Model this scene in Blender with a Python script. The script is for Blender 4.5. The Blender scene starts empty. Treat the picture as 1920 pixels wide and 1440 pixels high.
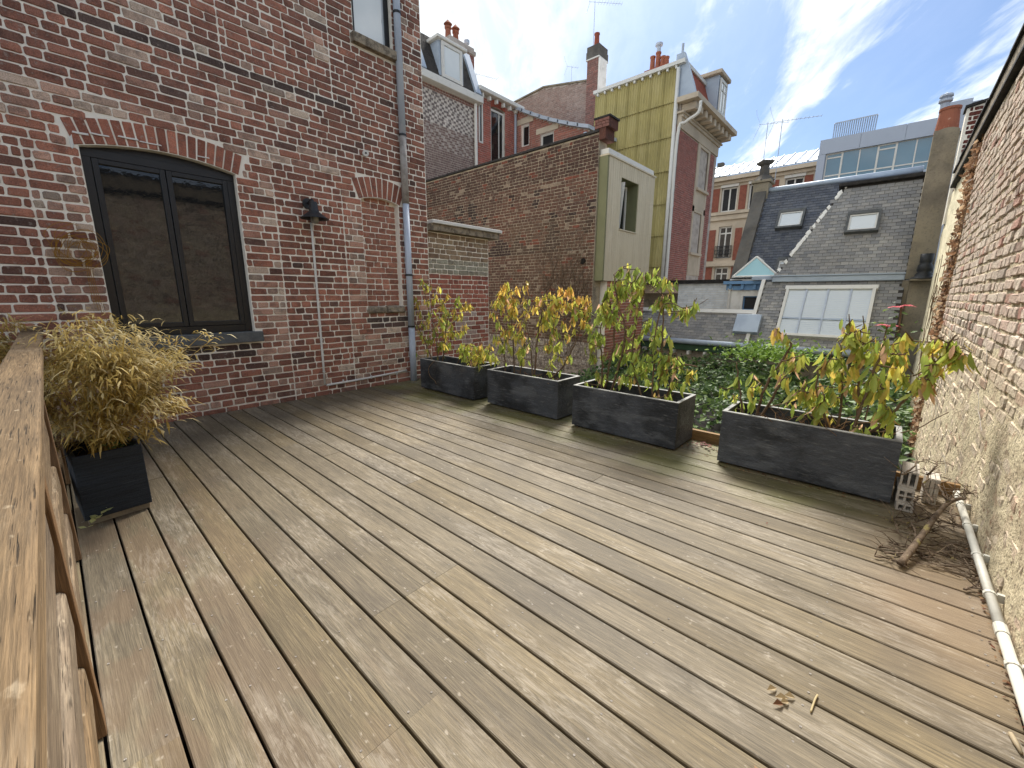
import bpy, math, random
from mathutils import Vector, Matrix, noise as mn
R = random.Random(7)
sc = bpy.context.scene
COL = sc.collection

# ------------------------------------------------------------------ camera
CAM = Vector((0, 0, 1.25)); FPX = 775.2
YAW, PIT, ROL = 0.73317, -0.21192, 0.00439
fw = Vector((math.cos(PIT)*math.cos(YAW), math.cos(PIT)*math.sin(YAW), math.sin(PIT)))
rt = Vector((math.sin(YAW), -math.cos(YAW), 0)); up = rt.cross(fw)
rt, up = math.cos(ROL)*rt + math.sin(ROL)*up, -math.sin(ROL)*rt + math.cos(ROL)*up
cd = bpy.data.cameras.new('camera'); cam = bpy.data.objects.new('camera', cd); COL.objects.link(cam)
cd.sensor_width = 36; cd.lens = FPX*36/1920; cd.clip_start = 0.02; cd.clip_end = 500
m = Matrix((rt, up, -fw)).transposed().to_4x4(); m.translation = CAM; cam.matrix_world = m
sc.camera = cam

# ------------------------------------------------------------------ sky and sun
SUN_EL, SUN_AZ = math.radians(50), math.radians(29)      # azimuth from +x towards +y
w = bpy.data.worlds.new('World'); sc.world = w; w.use_nodes = True
nt = w.node_tree; nt.nodes.clear()
def N(nt, typ, **kw):
    n = nt.nodes.new('ShaderNode'+typ)
    for k, v in kw.items():
        if k.startswith('i_'):
            key = k[2:]; key = int(key) if key.isdigit() else key.replace('_', ' ')
            s = n.inputs[key]
            if isinstance(v, bpy.types.NodeSocket): nt.links.new(v, s)
            else: s.default_value = v
        else: setattr(n, k, v)
    return n
def mathn(nt, op, a, b=0.0, clamp=False): return N(nt, 'Math', operation=op, use_clamp=clamp, i_0=a, i_1=b).outputs[0]
def ramp(nt, x, lo, hi, a=0.0, b=1.0, smooth=True):
    return N(nt, 'MapRange', interpolation_type='SMOOTHSTEP' if smooth else 'LINEAR', i_0=x, i_1=lo, i_2=hi, i_3=a, i_4=b).outputs[0]
def mixc(nt, f, a, b, mode='MIX'):
    n = N(nt, 'Mix', data_type='RGBA', blend_type=mode)
    for i, v in ((0, f), (6, a), (7, b)):
        if isinstance(v, bpy.types.NodeSocket): nt.links.new(v, n.inputs[i])
        else: n.inputs[i].default_value = v if i == 0 or len(v) == 4 else (*v, 1)
    return n.outputs[2]
sky = N(nt, 'TexSky', sky_type='NISHITA', sun_disc=False, sun_elevation=SUN_EL, sun_rotation=math.pi/2-SUN_AZ, air_density=1.0, dust_density=1.2, ozone_density=1.6)
tc = N(nt, 'TexCoord'); sep = N(nt, 'SeparateXYZ', i_0=tc.outputs['Generated'])
zc = mathn(nt, 'MAXIMUM', sep.outputs[2], 0.0)
inv = mathn(nt, 'DIVIDE', 1.0, mathn(nt, 'ADD', zc, 0.22))
px_ = mathn(nt, 'MULTIPLY', sep.outputs[0], inv); py_ = mathn(nt, 'MULTIPLY', sep.outputs[1], inv)
# long cirrus streaks: stretched along one wind direction
ca, sa = math.cos(0.62), math.sin(0.62)
al = mathn(nt, 'ADD', mathn(nt, 'MULTIPLY', px_, ca), mathn(nt, 'MULTIPLY', py_, sa))
ac = mathn(nt, 'SUBTRACT', mathn(nt, 'MULTIPLY', py_, ca), mathn(nt, 'MULTIPLY', px_, sa))
v1 = N(nt, 'CombineXYZ', i_0=mathn(nt, 'MULTIPLY', al, 0.55), i_1=mathn(nt, 'MULTIPLY', ac, 1.5), i_2=3.3)
n1 = N(nt, 'TexNoise', i_Vector=v1.outputs[0], i_Scale=1.25, i_Detail=9.0, i_Roughness=0.58, i_Distortion=0.55)
v2 = N(nt, 'CombineXYZ', i_0=px_, i_1=py_, i_2=11.0)
n2 = N(nt, 'TexNoise', i_Vector=v2.outputs[0], i_Scale=0.55, i_Detail=4.0, i_Roughness=0.5)
v3 = N(nt, 'CombineXYZ', i_0=mathn(nt, 'MULTIPLY', al, 1.6), i_1=mathn(nt, 'MULTIPLY', ac, 4.0), i_2=1.0)
n3 = N(nt, 'TexNoise', i_Vector=v3.outputs[0], i_Scale=2.2, i_Detail=8.0, i_Roughness=0.62, i_Distortion=0.4)
# the veil thins out only towards the right of the picture (+x, -y)
side = mathn(nt, 'SUBTRACT', mathn(nt, 'MULTIPLY', sep.outputs[1], 0.9), mathn(nt, 'MULTIPLY', sep.outputs[0], 0.55))
veil = ramp(nt, mathn(nt, 'ADD', side, mathn(nt, 'MULTIPLY', n2.outputs[0], 0.55)), -0.02, 0.56)
streak = ramp(nt, mathn(nt, 'ADD', n1.outputs[0], mathn(nt, 'MULTIPLY', n3.outputs[0], 0.22)), 0.55, 0.72)
cov = mathn(nt, 'MAXIMUM', mathn(nt, 'MULTIPLY', veil, 0.95), mathn(nt, 'MULTIPLY', streak, 0.9))
cov = mathn(nt, 'MAXIMUM', cov, 0.06)
ccol = mixc(nt, ramp(nt, n3.outputs[0], 0.35, 0.7), (2.5, 2.75, 2.95), (4.1, 4.2, 4.25))
skyc = mixc(nt, cov, mixc(nt, 1.0, sky.outputs[0], (.23, .285, .35), 'MULTIPLY'), ccol)
bg = N(nt, 'Background', i_Color=skyc, i_Strength=0.10)
nt.links.new(bg.outputs[0], N(nt, 'OutputWorld').inputs[0])

sl = bpy.data.lights.new('sun', 'SUN'); sl.energy = 2.0; sl.angle = math.radians(20); sl.color = (1.0, 0.95, 0.87)
so = bpy.data.objects.new('sun', sl); COL.objects.link(so)
sd = Vector((math.cos(SUN_EL)*math.cos(SUN_AZ), math.cos(SUN_EL)*math.sin(SUN_AZ), math.sin(SUN_EL)))
so.rotation_euler = sd.to_track_quat('Z', 'Y').to_euler(); so.location = (4, 3, 12)
vs = sc.view_settings; vs.view_transform = 'Standard'; vs.look = 'None'; vs.gamma = 1; vs.exposure = 1.96; vs.use_curve_mapping = False

# ------------------------------------------------------------------ measuring helpers (camera maths used to size and place things)
def ray(px, py): return rt*((px-960)/FPX) + up*(-(py-720)/FPX) + fw
def at_x(px, py, X): d = ray(px, py); return CAM + d*(X/d.x)
def at_y(px, py, Y): d = ray(px, py); return CAM + d*(Y/d.y)
def at_z(px, py, Z): d = ray(px, py); return CAM + d*((Z-CAM.z)/d.z)
def to_px(p):
    q = Vector(p)-CAM; z = q.dot(fw)
    return (960+FPX*q.dot(rt)/z, 720-FPX*q.dot(up)/z, z) if z > 0.05 else (-9e3, -9e3, z)

# ------------------------------------------------------------------ materials
def srgb(r, g, b):
    f = lambda c: (c/255/12.92) if c <= 10 else ((c/255+0.055)/1.055)**2.4
    return (f(r), f(g), f(b))
def layer_coords(nt, stretch, obj_random):
    geo = N(nt, 'NewGeometry')
    v = geo.outputs['Position']
    if obj_random:
        oi = N(nt, 'ObjectInfo')
        off = N(nt, 'VectorMath', operation='SCALE', i_0=(7.1, 3.7, 5.3)); nt.links.new(oi.outputs['Random'], off.inputs['Scale'])
        v = N(nt, 'VectorMath', operation='ADD', i_0=v, i_1=off.outputs[0]).outputs[0]
    if stretch != (1, 1, 1): v = N(nt, 'VectorMath', operation='MULTIPLY', i_0=v, i_1=stretch).outputs[0]
    return v
def mat(name, base, rough=0.8, layers=(), bump=None, spec=0.3, metal=0.0, src=None, obj_random=False, transl=0.0, ior=1.45, huevar=0.0, coat=0.0):
    """base colour plus noise layers (scale, lo, hi, colour, factor[, stretch]); src 'tone' = per-piece colour attribute, 'object' = object colour"""
    m = bpy.data.materials.new(name); m.use_nodes = True; nt = m.node_tree; nt.nodes.clear()
    out = N(nt, 'OutputMaterial')
    if src == 'tone': c = N(nt, 'Attribute', attribute_name='tone').outputs['Color']
    elif src == 'object': c = N(nt, 'ObjectInfo').outputs['Color']
    else:
        c = N(nt, 'RGB'); c.outputs[0].default_value = (*base, 1); c = c.outputs[0]
    if huevar:
        r = N(nt, 'ObjectInfo').outputs['Random']
        h = N(nt, 'HueSaturation', i_Color=c); nt.links.new(ramp(nt, r, 0, 1, 1-huevar, 1+huevar, False), h.inputs['Value'])
        wn = N(nt, 'TexWhiteNoise', noise_dimensions='1D'); nt.links.new(r, wn.inputs['W'])
        nt.links.new(ramp(nt, wn.outputs['Value'], 0, 1, 1-huevar*1.2, 1+huevar*0.6, False), h.inputs['Saturation']); c = h.outputs[0]
    for L in layers:
        scale, lo, hi, col, fac = L[:5]; st = L[5] if len(L) > 5 else (1, 1, 1)
        n = N(nt, 'TexNoise', i_Vector=layer_coords(nt, st, obj_random), i_Scale=scale, i_Detail=5.0, i_Roughness=0.6)
        f = mathn(nt, 'MULTIPLY', ramp(nt, n.outputs[0], lo, hi), fac)
        c = mixc(nt, f, c, col) if len(L) < 7 else mixc(nt, f, c, col, L[6])
    b = N(nt, 'BsdfPrincipled', i_Base_Color=c, i_Roughness=rough, i_Metallic=metal, i_IOR=ior)
    b.inputs['Specular IOR Level'].default_value = spec; b.inputs['Coat Weight'].default_value = coat
    if bump:
        h = None
        for (s, amt, *st) in bump:
            n = N(nt, 'TexNoise', i_Vector=layer_coords(nt, st[0] if st else (1, 1, 1), obj_random), i_Scale=s, i_Detail=6.0, i_Roughness=0.65)
            t = mathn(nt, 'MULTIPLY', n.outputs[0], amt); h = t if h is None else mathn(nt, 'ADD', h, t)
        bp = N(nt, 'Bump', i_Strength=1.0, i_Distance=1.0, i_Height=h); nt.links.new(bp.outputs[0], b.inputs['Normal'])
    sh = b.outputs[0]
    if transl:
        tb = N(nt, 'BsdfTranslucent', i_Color=c)
        mx = N(nt, 'MixShader', i_0=transl); nt.links.new(sh, mx.inputs[1]); nt.links.new(tb.outputs[0], mx.inputs[2]); sh = mx.outputs[0]
    nt.links.new(sh, out.inputs[0]);
    return m
M = {}
BRK_L = [(14, .42, .72, (.05, .03, .028), .5), (28, .56, .70, (.48, .41, .35), .42), (70, .56, .72, (.42, .34, .29), .30), (150, .40, .68, (.03, .018, .016), .45)]
BRK_B = [(38, .010), (160, .004)]
for s in ('tone', 'object'): M['brick_'+s] = mat('worn_brick_'+s, None, .9, BRK_L, BRK_B, .2, src=s)
PBR_L = [(11, .42, .70, (.50, .445, .34), .42), (30, .50, .62, (.20, .10, .085), .40), (70, .5, .72, (.10, .085, .08), .45)]
for s in ('tone', 'object'): M['pbrick_'+s] = mat('lime_washed_brick_'+s, None, .92, PBR_L, [(34, .016), (120, .006)], .15, src=s)
M['far_brick'] = mat('far_brick', None, .9, [(9, .45, .75, (.04, .03, .03), .3)], [(60, .004)], .2, src='tone')
M['mortar'] = mat('mortar', srgb(238, 231, 218), .95, [(6, .45, .75, srgb(208, 196, 180), .5), (60, .5, .7, srgb(242, 237, 228), .4)], [(90, .003)], .1)
M['mortar_dark'] = mat('dark_mortar', srgb(160, 148, 130), .95, [(3, .45, .65, srgb(98, 88, 80), .7), (40, .5, .7, srgb(206, 194, 172), .6)], [(90, .003)], .1)
M['mortar_red'] = mat('grey_mortar', srgb(190, 180, 170), .95, [(4, .4, .7, srgb(110, 95, 88), .5)], None, .1)
M['render_cream'] = mat('rough_lime_render', srgb(226, 212, 180), .95, [(5, .45, .7, srgb(176, 152, 132), .6), (18, .55, .72, srgb(120, 92, 82), .55), (50, .54, .66, srgb(104, 90, 80), .75), (9, .58, .72, srgb(170, 112, 96), .5)], [(24, .034), (95, .014)], .1)
M['cream_wall'] = mat('cream_limewash', srgb(234, 224, 194), .95, [(3, .5, .75, srgb(190, 170, 130), .5), (25, .6, .75, srgb(120, 105, 85), .4)], [(30, .012)], .1)
M['cement'] = mat('cement_render', srgb(150, 140, 122), .95, [(1.2, .4, .65, srgb(108, 101, 92), .8), (5, .5, .7, srgb(166, 154, 128), .4), (30, .5, .7, srgb(70, 66, 60), .3)], [(50, .004)], .1)
M['cement_dark'] = mat('stained_cement', srgb(112, 108, 102), .95, [(1.0, .4, .65, srgb(78, 76, 74), .8), (6, .5, .7, srgb(112, 104, 92), .5)], [(50, .004)], .1)
M['stone'] = mat('bluestone', srgb(96, 98, 98), .75, [(8, .4, .7, srgb(70, 72, 74), .7), (60, .5, .7, srgb(125, 125, 122), .3)], [(80, .002)], .3)
M['old_stone'] = mat('weathered_stone', srgb(150, 138, 120), .9, [(12, .4, .65, srgb(84, 76, 68), .8), (50, .5, .7, srgb(180, 172, 155), .4)], [(30, .012)], .15)
M['limestone'] = mat('limestone', srgb(198, 184, 164), .9, [(.8, .4, .7, srgb(160, 148, 132), .6), (6, .5, .7, srgb(176, 162, 144), .4)], [(40, .003)], .15)
M['slate_cap'] = mat('black_slate_coping', srgb(40, 38, 38), .75, [(9, .4, .7, srgb(70, 66, 62), .6), (50, .55, .75, srgb(110, 106, 98), .4)], [(40, .004)], .3)
M['black_frame'] = mat('black_aluminium', srgb(24, 25, 28), .38, [(5, .4, .7, srgb(34, 36, 40), .4)], None, .5)
M['glass'] = mat('window_glass', (.012, .013, .014), .03, (), [(1.3, .0018)], .5, ior=1.62)
M['sky_tint_glass'] = mat('painted_sky_glass', srgb(186, 194, 198), .08, [(2, .4, .7, srgb(200, 206, 208), .4)], None, .8, ior=1.9)  # bright sky reflection painted into the pale base colour
M['blue_glass'] = mat('blue_glass', srgb(58, 104, 128), .05, [(.7, .4, .7, srgb(70, 120, 144), .5)], None, .6, ior=1.8)
M['lantern_glass'] = mat('aqua_glass', srgb(150, 190, 196), .15, (), None, .5)
M['dark_room'] = mat('dark_interior', srgb(28, 28, 30), .6, [(1.5, .4, .6, srgb(48, 48, 50), .5)], None, .4)
M['white_paint'] = mat('white_paint', srgb(214, 212, 206), .55, [(6, .5, .75, srgb(180, 176, 168), .4)], None, .35)
M['pvc'] = mat('white_pvc', srgb(196, 194, 184), .5, [(7, .45, .7, srgb(160, 155, 142), .55)], None, .4)
M['zinc'] = mat('zinc', srgb(178, 187, 200), .5, [(2.5, .4, .7, srgb(152, 161, 176), .6), (14, .5, .75, srgb(200, 206, 212), .4)], [(8, .002)], .4, metal=.1)
M['zinc_pale'] = mat('pale_zinc', srgb(172, 184, 198), .5, [(2.5, .4, .7, srgb(146, 158, 176), .6)], None, .4, metal=.1)
M['lead'] = mat('peeled_pipe', srgb(160, 154, 148), .7, [(10, .4, .7, srgb(108, 102, 96), .7)], [(25, .008, (1, 1, .3))], .3)
M['iron'] = mat('black_iron', srgb(34, 36, 39), .5, [(20, .5, .7, srgb(52, 54, 58), .5)], None, .5)
M['terracotta'] = mat('terracotta', srgb(152, 96, 76), .85, [(6, .45, .7, srgb(138, 80, 62), .6), (12, .6, .75, srgb(210, 170, 150), .6)], [(40, .003)], .2)
M['chimney_red'] = mat('red_brick_painted', srgb(154, 86, 70), .9, [(4, .4, .7, srgb(120, 68, 58), .6)], [(40, .004)], .2)
M['brick_panel'] = mat('red_brick_panel', srgb(140, 86, 72), .9, [(6, .4, .7, srgb(112, 70, 60), .6), (30, .5, .7, srgb(166, 118, 102), .4)], None, .2)
M['pier_brick'] = mat('dark_pier_brick', srgb(94, 62, 54), .9, [(8, .4, .7, srgb(66, 50, 46), .7), (30, .5, .7, srgb(128, 100, 88), .4)], [(40, .006)], .2)
M['yellow'] = mat('ochre_corrugated_sheet', srgb(178, 166, 112), .75, [(.8, .4, .65, srgb(154, 144, 98), .7), (3, .45, .7, srgb(194, 182, 134), .5, (1, 1, .25)), (9, .60, .75, srgb(132, 122, 78), .4, (1, 1, .3))], None, .25)
M['timber_clad'] = mat('pale_timber_cladding', srgb(206, 194, 170), .75, [(14, .4, .7, srgb(184, 170, 144), .6, (1, 1, .06)), (4, .5, .7, srgb(214, 204, 184), .4)], None, .25)
M['olive'] = mat('olive_panel', srgb(122, 122, 92), .7, [(2, .4, .7, srgb(108, 108, 80), .5)], None, .3)
M['alu'] = mat('grey_cladding_panel', srgb(162, 170, 184), .45, [(.5, .4, .7, srgb(150, 158, 172), .5)], None, .5, metal=.2)
M['blue_paint'] = mat('blue_painted_cornice', srgb(112, 150, 190), .6, [(8, .5, .7, srgb(96, 128, 160), .5)], None, .35)
M['green_gutter'] = mat('green_fascia', srgb(52, 78, 58), .6, [(8, .5, .7, srgb(70, 92, 74), .5)], None, .35)
M['slate_tone'] = mat('roof_slate_a', None, .62, [(7, .45, .7, srgb(120, 118, 114), .30), (50, .5, .75, srgb(60, 60, 62), .35)], [(60, .003)], .35, src='tone')
M['slate_object'] = mat('roof_slate_b', None, .62, [(7, .45, .7, srgb(120, 118, 114), .30), (50, .5, .75, srgb(60, 60, 62), .35)], [(60, .003)], .35, src='object')
M['roof_tile'] = mat('dark_roof_tile', srgb(66, 62, 58), .8, [(8, .4, .7, srgb(50, 48, 46), .6)], [(20, .01)], .25)
M['planter'] = mat('slate_finish_planter', srgb(72, 75, 80), .58, [(2.2, .42, .60, srgb(38, 40, 43), .85), (4, .52, .64, srgb(104, 107, 110), .5, (1, .6, 1.8)), (26, .56, .70, srgb(124, 125, 124), .45, (1, .35, 2.4)), (1.3, .58, .72, srgb(116, 108, 96), .35)], [(3.5, .030), (14, .010, (1, .5, 2)), (70, .0016)], .4)
M['pot'] = mat('dark_slate_pot', srgb(38, 46, 56), .6, [(16, .45, .7, srgb(24, 29, 36), .8, (.3, .3, 5)), (30, .60, .78, srgb(110, 116, 120), .5, (.3, .3, 6))], [(18, .010, (.3, .3, 6)), (80, .002)], .4)
M['planter_rim'] = mat('worn_sky_lit_rim', srgb(148, 148, 144), .6, [(8, .4, .7, srgb(96, 97, 98), .7), (40, .5, .7, srgb(178, 176, 170), .4)], None, .35)  # wear plus a pale sky sheen painted into the rim colour
M['soil'] = mat('dry_soil', srgb(58, 46, 38), .95, [(30, .45, .7, srgb(96, 80, 64), .6)], [(40, .02)], .1)
M['bark'] = mat('bark', srgb(112, 94, 76), .9, [(40, .4, .7, srgb(72, 58, 48), .7, (1, 1, .4))], [(90, .004)], .15)
M['dead_bark'] = mat('lichened_dead_bark', srgb(122, 106, 90), .92, [(22, .4, .65, srgb(78, 66, 56), .8), (16, .58, .68, srgb(164, 152, 96), .75), (60, .6, .75, srgb(176, 166, 146), .5)], [(60, .006)], .12)
M['leaf'] = mat('evergreen_leaf', None, .42, [(35, .5, .75, (.22, .15, .04), .22)], [(60, .002)], .45, src='object', transl=.5)
M['big_tone_leaf'] = mat('evergreen_leaf_b', None, .42, [(35, .5, .75, (.22, .15, .04), .22)], [(60, .002)], .45, src='tone', transl=.5)
M['tone_leaf'] = mat('small_leaf', None, .5, (), None, .35, src='tone', transl=.3)
M['dry_leaf'] = mat('dry_straw_leaf', None, .6, (), None, .25, src='tone', transl=.4)
M['petal'] = mat('pink_petal', srgb(226, 120, 132), .5, [(30, .45, .7, srgb(206, 84, 104), .5)], None, .3, transl=.3)
M['ground'] = mat('garden_soil', srgb(60, 52, 40), .95, [(2, .45, .6, srgb(52, 64, 34), .8), (20, .4, .7, srgb(40, 34, 28), .6)], [(15, .03)], .1)
M['white_brick'] = mat('white_painted_brick', None, .8, [(9, .5, .7, srgb(186, 194, 200), .5), (30, .64, .74, srgb(120, 116, 112), .5)], [(40, .006)], .3, src='tone')
M['pale_rubble'] = mat('pale_rubble', None, .92, [(10, .45, .62, srgb(96, 86, 80), .8), (24, .5, .65, srgb(212, 202, 190), .6)], [(30, .02)], .1, src='tone')
M['plaster'] = mat('pale_plaster', srgb(232, 230, 224), .9, [(3, .45, .7, srgb(176, 172, 164), .5)], None, .2)
M['peach'] = mat('peach_render', srgb(206, 182, 160), .9, [(3, .45, .7, srgb(186, 160, 140), .5)], None, .2)
M['hollow'] = mat('pale_hollow_block', srgb(196, 188, 176), .9, [(20, .45, .7, srgb(150, 140, 128), .6)], [(60, .004)], .15)
M['bulb'] = mat('clear_lamp_glass', srgb(130, 128, 120), .1, (), None, .6)
M['yellow_vine'] = mat('dry_tendril', srgb(150, 110, 40), .8, (), None, .2)
M['roofing'] = mat('grey_roofing_felt', srgb(92, 90, 86), .9, [(4, .4, .7, srgb(66, 66, 62), .6)], [(60, .004)], .2)

def wood(name, a, b, dark, axis, rough=.7, wear=None, zone=False, crack=0.0, huevar=.035):
    """weathered board: grain runs along axis; wear = pale scuffs, zone = green algae bloom near the planters"""
    m = bpy.data.materials.new(name); m.use_nodes = True; nt = m.node_tree; nt.nodes.clear()
    out = N(nt, 'OutputMaterial'); oi = N(nt, 'ObjectInfo'); geo = N(nt, 'NewGeometry'); pos = geo.outputs['Position']
    off = N(nt, 'VectorMath', operation='SCALE', i_0=(13.7, 9.1, 5.3)); nt.links.new(oi.outputs['Random'], off.inputs['Scale'])
    p = N(nt, 'VectorMath', operation='ADD', i_0=pos, i_1=off.outputs[0]).outputs[0]
    def st(k, other): return tuple(k if i == axis else other for i in range(3))
    g1 = N(nt, 'TexNoise', i_Vector=N(nt, 'VectorMath', operation='MULTIPLY', i_0=p, i_1=st(2.2, 46)).outputs[0], i_Scale=1.0, i_Detail=6.0, i_Roughness=.65, i_Distortion=.7)
    g2 = N(nt, 'TexNoise', i_Vector=N(nt, 'VectorMath', operation='MULTIPLY', i_0=p, i_1=st(9, 330)).outputs[0], i_Scale=1.0, i_Detail=4.0, i_Roughness=.7)
    big = N(nt, 'TexNoise', i_Vector=N(nt, 'VectorMath', operation='MULTIPLY', i_0=p, i_1=st(.9, 3.5)).outputs[0], i_Scale=1.0, i_Detail=3.0)
    c = mixc(nt, ramp(nt, g1.outputs[0], .35, .68), a, b)
    c = mixc(nt, mathn(nt, 'MULTIPLY', ramp(nt, big.outputs[0], .42, .66), .55), c, dark)
    c = mixc(nt, ramp(nt, g2.outputs[0], .32, .70, .62, 0), c, tuple(x*.35 for x in dark))
    h = N(nt, 'HueSaturation', i_Color=c); nt.links.new(ramp(nt, oi.outputs['Random'], 0, 1, 1-huevar, 1+huevar, False), h.inputs['Value'])
    wn = N(nt, 'TexWhiteNoise', noise_dimensions='1D'); nt.links.new(oi.outputs['Random'], wn.inputs['W'])
    nt.links.new(ramp(nt, wn.outputs['Value'], 0, 1, .84, 1.10, False), h.inputs['Saturation']); c = h.outputs[0]
    if zone:
        sp = N(nt, 'SeparateXYZ', i_0=pos); zn = N(nt, 'TexNoise', i_Vector=pos, i_Scale=2.3, i_Detail=5.0)
        zx = mathn(nt, 'ADD', sp.outputs[0], mathn(nt, 'MULTIPLY', zn.outputs[0], .9))
        f = mathn(nt, 'MULTIPLY', ramp(nt, zx, 3.12, 3.55), ramp(nt, zn.outputs[0], .30, .60, .25, 1.0))
        f = mathn(nt, 'MULTIPLY', f, ramp(nt, sp.outputs[1], -.3, .5, .35, 1.0))
        c = mixc(nt, mathn(nt, 'MULTIPLY', f, .66), c, srgb(98, 98, 48))
        # browner, newer timber towards the side wall and damp dark boards by the railing
        e = N(nt, 'TexNoise', i_Vector=pos, i_Scale=1.1, i_Detail=4.0)
        fe = mathn(nt, 'MULTIPLY', ramp(nt, mathn(nt, 'ADD', sp.outputs[1], mathn(nt, 'MULTIPLY', e.outputs[0], .5)), .28, -.05), ramp(nt, sp.outputs[0], 1.4, 2.2))
        c = mixc(nt, mathn(nt, 'MULTIPLY', fe, .3), c, srgb(146, 118, 90))
        e2 = N(nt, 'TexNoise', i_Vector=N(nt, 'VectorMath', operation='MULTIPLY', i_0=pos, i_1=(5, 2.2, 1)).outputs[0], i_Scale=1.0, i_Detail=3.0)
        fl = mathn(nt, 'MULTIPLY', ramp(nt, sp.outputs[0], .85, .1), ramp(nt, e2.outputs[0], .46, .54))
        c = mixc(nt, mathn(nt, 'MULTIPLY', fl, .5), c, srgb(106, 88, 70))
        dn = N(nt, 'TexNoise', i_Vector=pos, i_Scale=1.7, i_Detail=4.0)
        c = mixc(nt, ramp(nt, dn.outputs[0], .54, .68, 0, .4), c, srgb(82, 74, 63))
    if wear:
        w1 = N(nt, 'TexNoise', i_Vector=N(nt, 'VectorMath', operation='MULTIPLY', i_0=p, i_1=st(1.6, 4.0)).outputs[0], i_Scale=1.0, i_Detail=3.0)
        w2 = N(nt, 'TexNoise', i_Vector=N(nt, 'VectorMath', operation='MULTIPLY', i_0=p, i_1=st(9, 60)).outputs[0], i_Scale=1.0, i_Detail=8.0, i_Roughness=.75, i_Distortion=.8)
        f = mathn(nt, 'MULTIPLY', ramp(nt, w1.outputs[0], .48, .62), ramp(nt, w2.outputs[0], .42, .66))
        c = mixc(nt, mathn(nt, 'MULTIPLY', f, .30), c, wear)
        w3 = N(nt, 'TexNoise', i_Vector=N(nt, 'VectorMath', operation='MULTIPLY', i_0=p, i_1=st(26, 60)).outputs[0], i_Scale=1.0, i_Detail=4.0)
        c = mixc(nt, ramp(nt, w3.outputs[0], .64, .76, 0, .4), c, wear)
    hgt = mathn(nt, 'ADD', mathn(nt, 'MULTIPLY', g1.outputs[0], .0022), mathn(nt, 'MULTIPLY', g2.outputs[0], .0012))
    if crack:
        k = N(nt, 'TexNoise', i_Vector=N(nt, 'VectorMath', operation='MULTIPLY', i_0=p, i_1=st(7, 300)).outputs[0], i_Scale=1.0, i_Detail=2.5, i_Roughness=.6)
        kf = ramp(nt, k.outputs[0], .60, .70)
        c = mixc(nt, mathn(nt, 'MULTIPLY', kf, crack), c, tuple(x*.25 for x in dark))
        hgt = mathn(nt, 'SUBTRACT', hgt, mathn(nt, 'MULTIPLY', kf, .003))
    b = N(nt, 'BsdfPrincipled', i_Base_Color=c, i_Roughness=rough); b.inputs['Specular IOR Level'].default_value = .3
    bp = N(nt, 'Bump', i_Strength=1.0, i_Distance=1.0, i_Height=hgt); nt.links.new(bp.outputs[0], b.inputs['Normal'])
    nt.links.new(b.outputs[0], out.inputs[0]); return m
M['deck'] = wood('weathered_deck_board', srgb(113, 101, 79), srgb(137, 123, 97), srgb(88, 79, 65), 1, .62, srgb(186, 176, 160), True)
M['rail'] = wood('cracked_grey_rail', srgb(118, 98, 74), srgb(146, 124, 96), srgb(90, 76, 60), 1, .75, srgb(188, 172, 146), False, .85)
M['post'] = wood('brown_timber_post', srgb(122, 92, 62), srgb(140, 108, 74), srgb(98, 74, 50), 2, .7)
M['kerb'] = wood('brown_edging', srgb(138, 108, 74), srgb(158, 128, 90), srgb(112, 88, 60), 1, .7)
M['joist'] = mat('dark_joist', srgb(30, 26, 22), .9)

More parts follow.
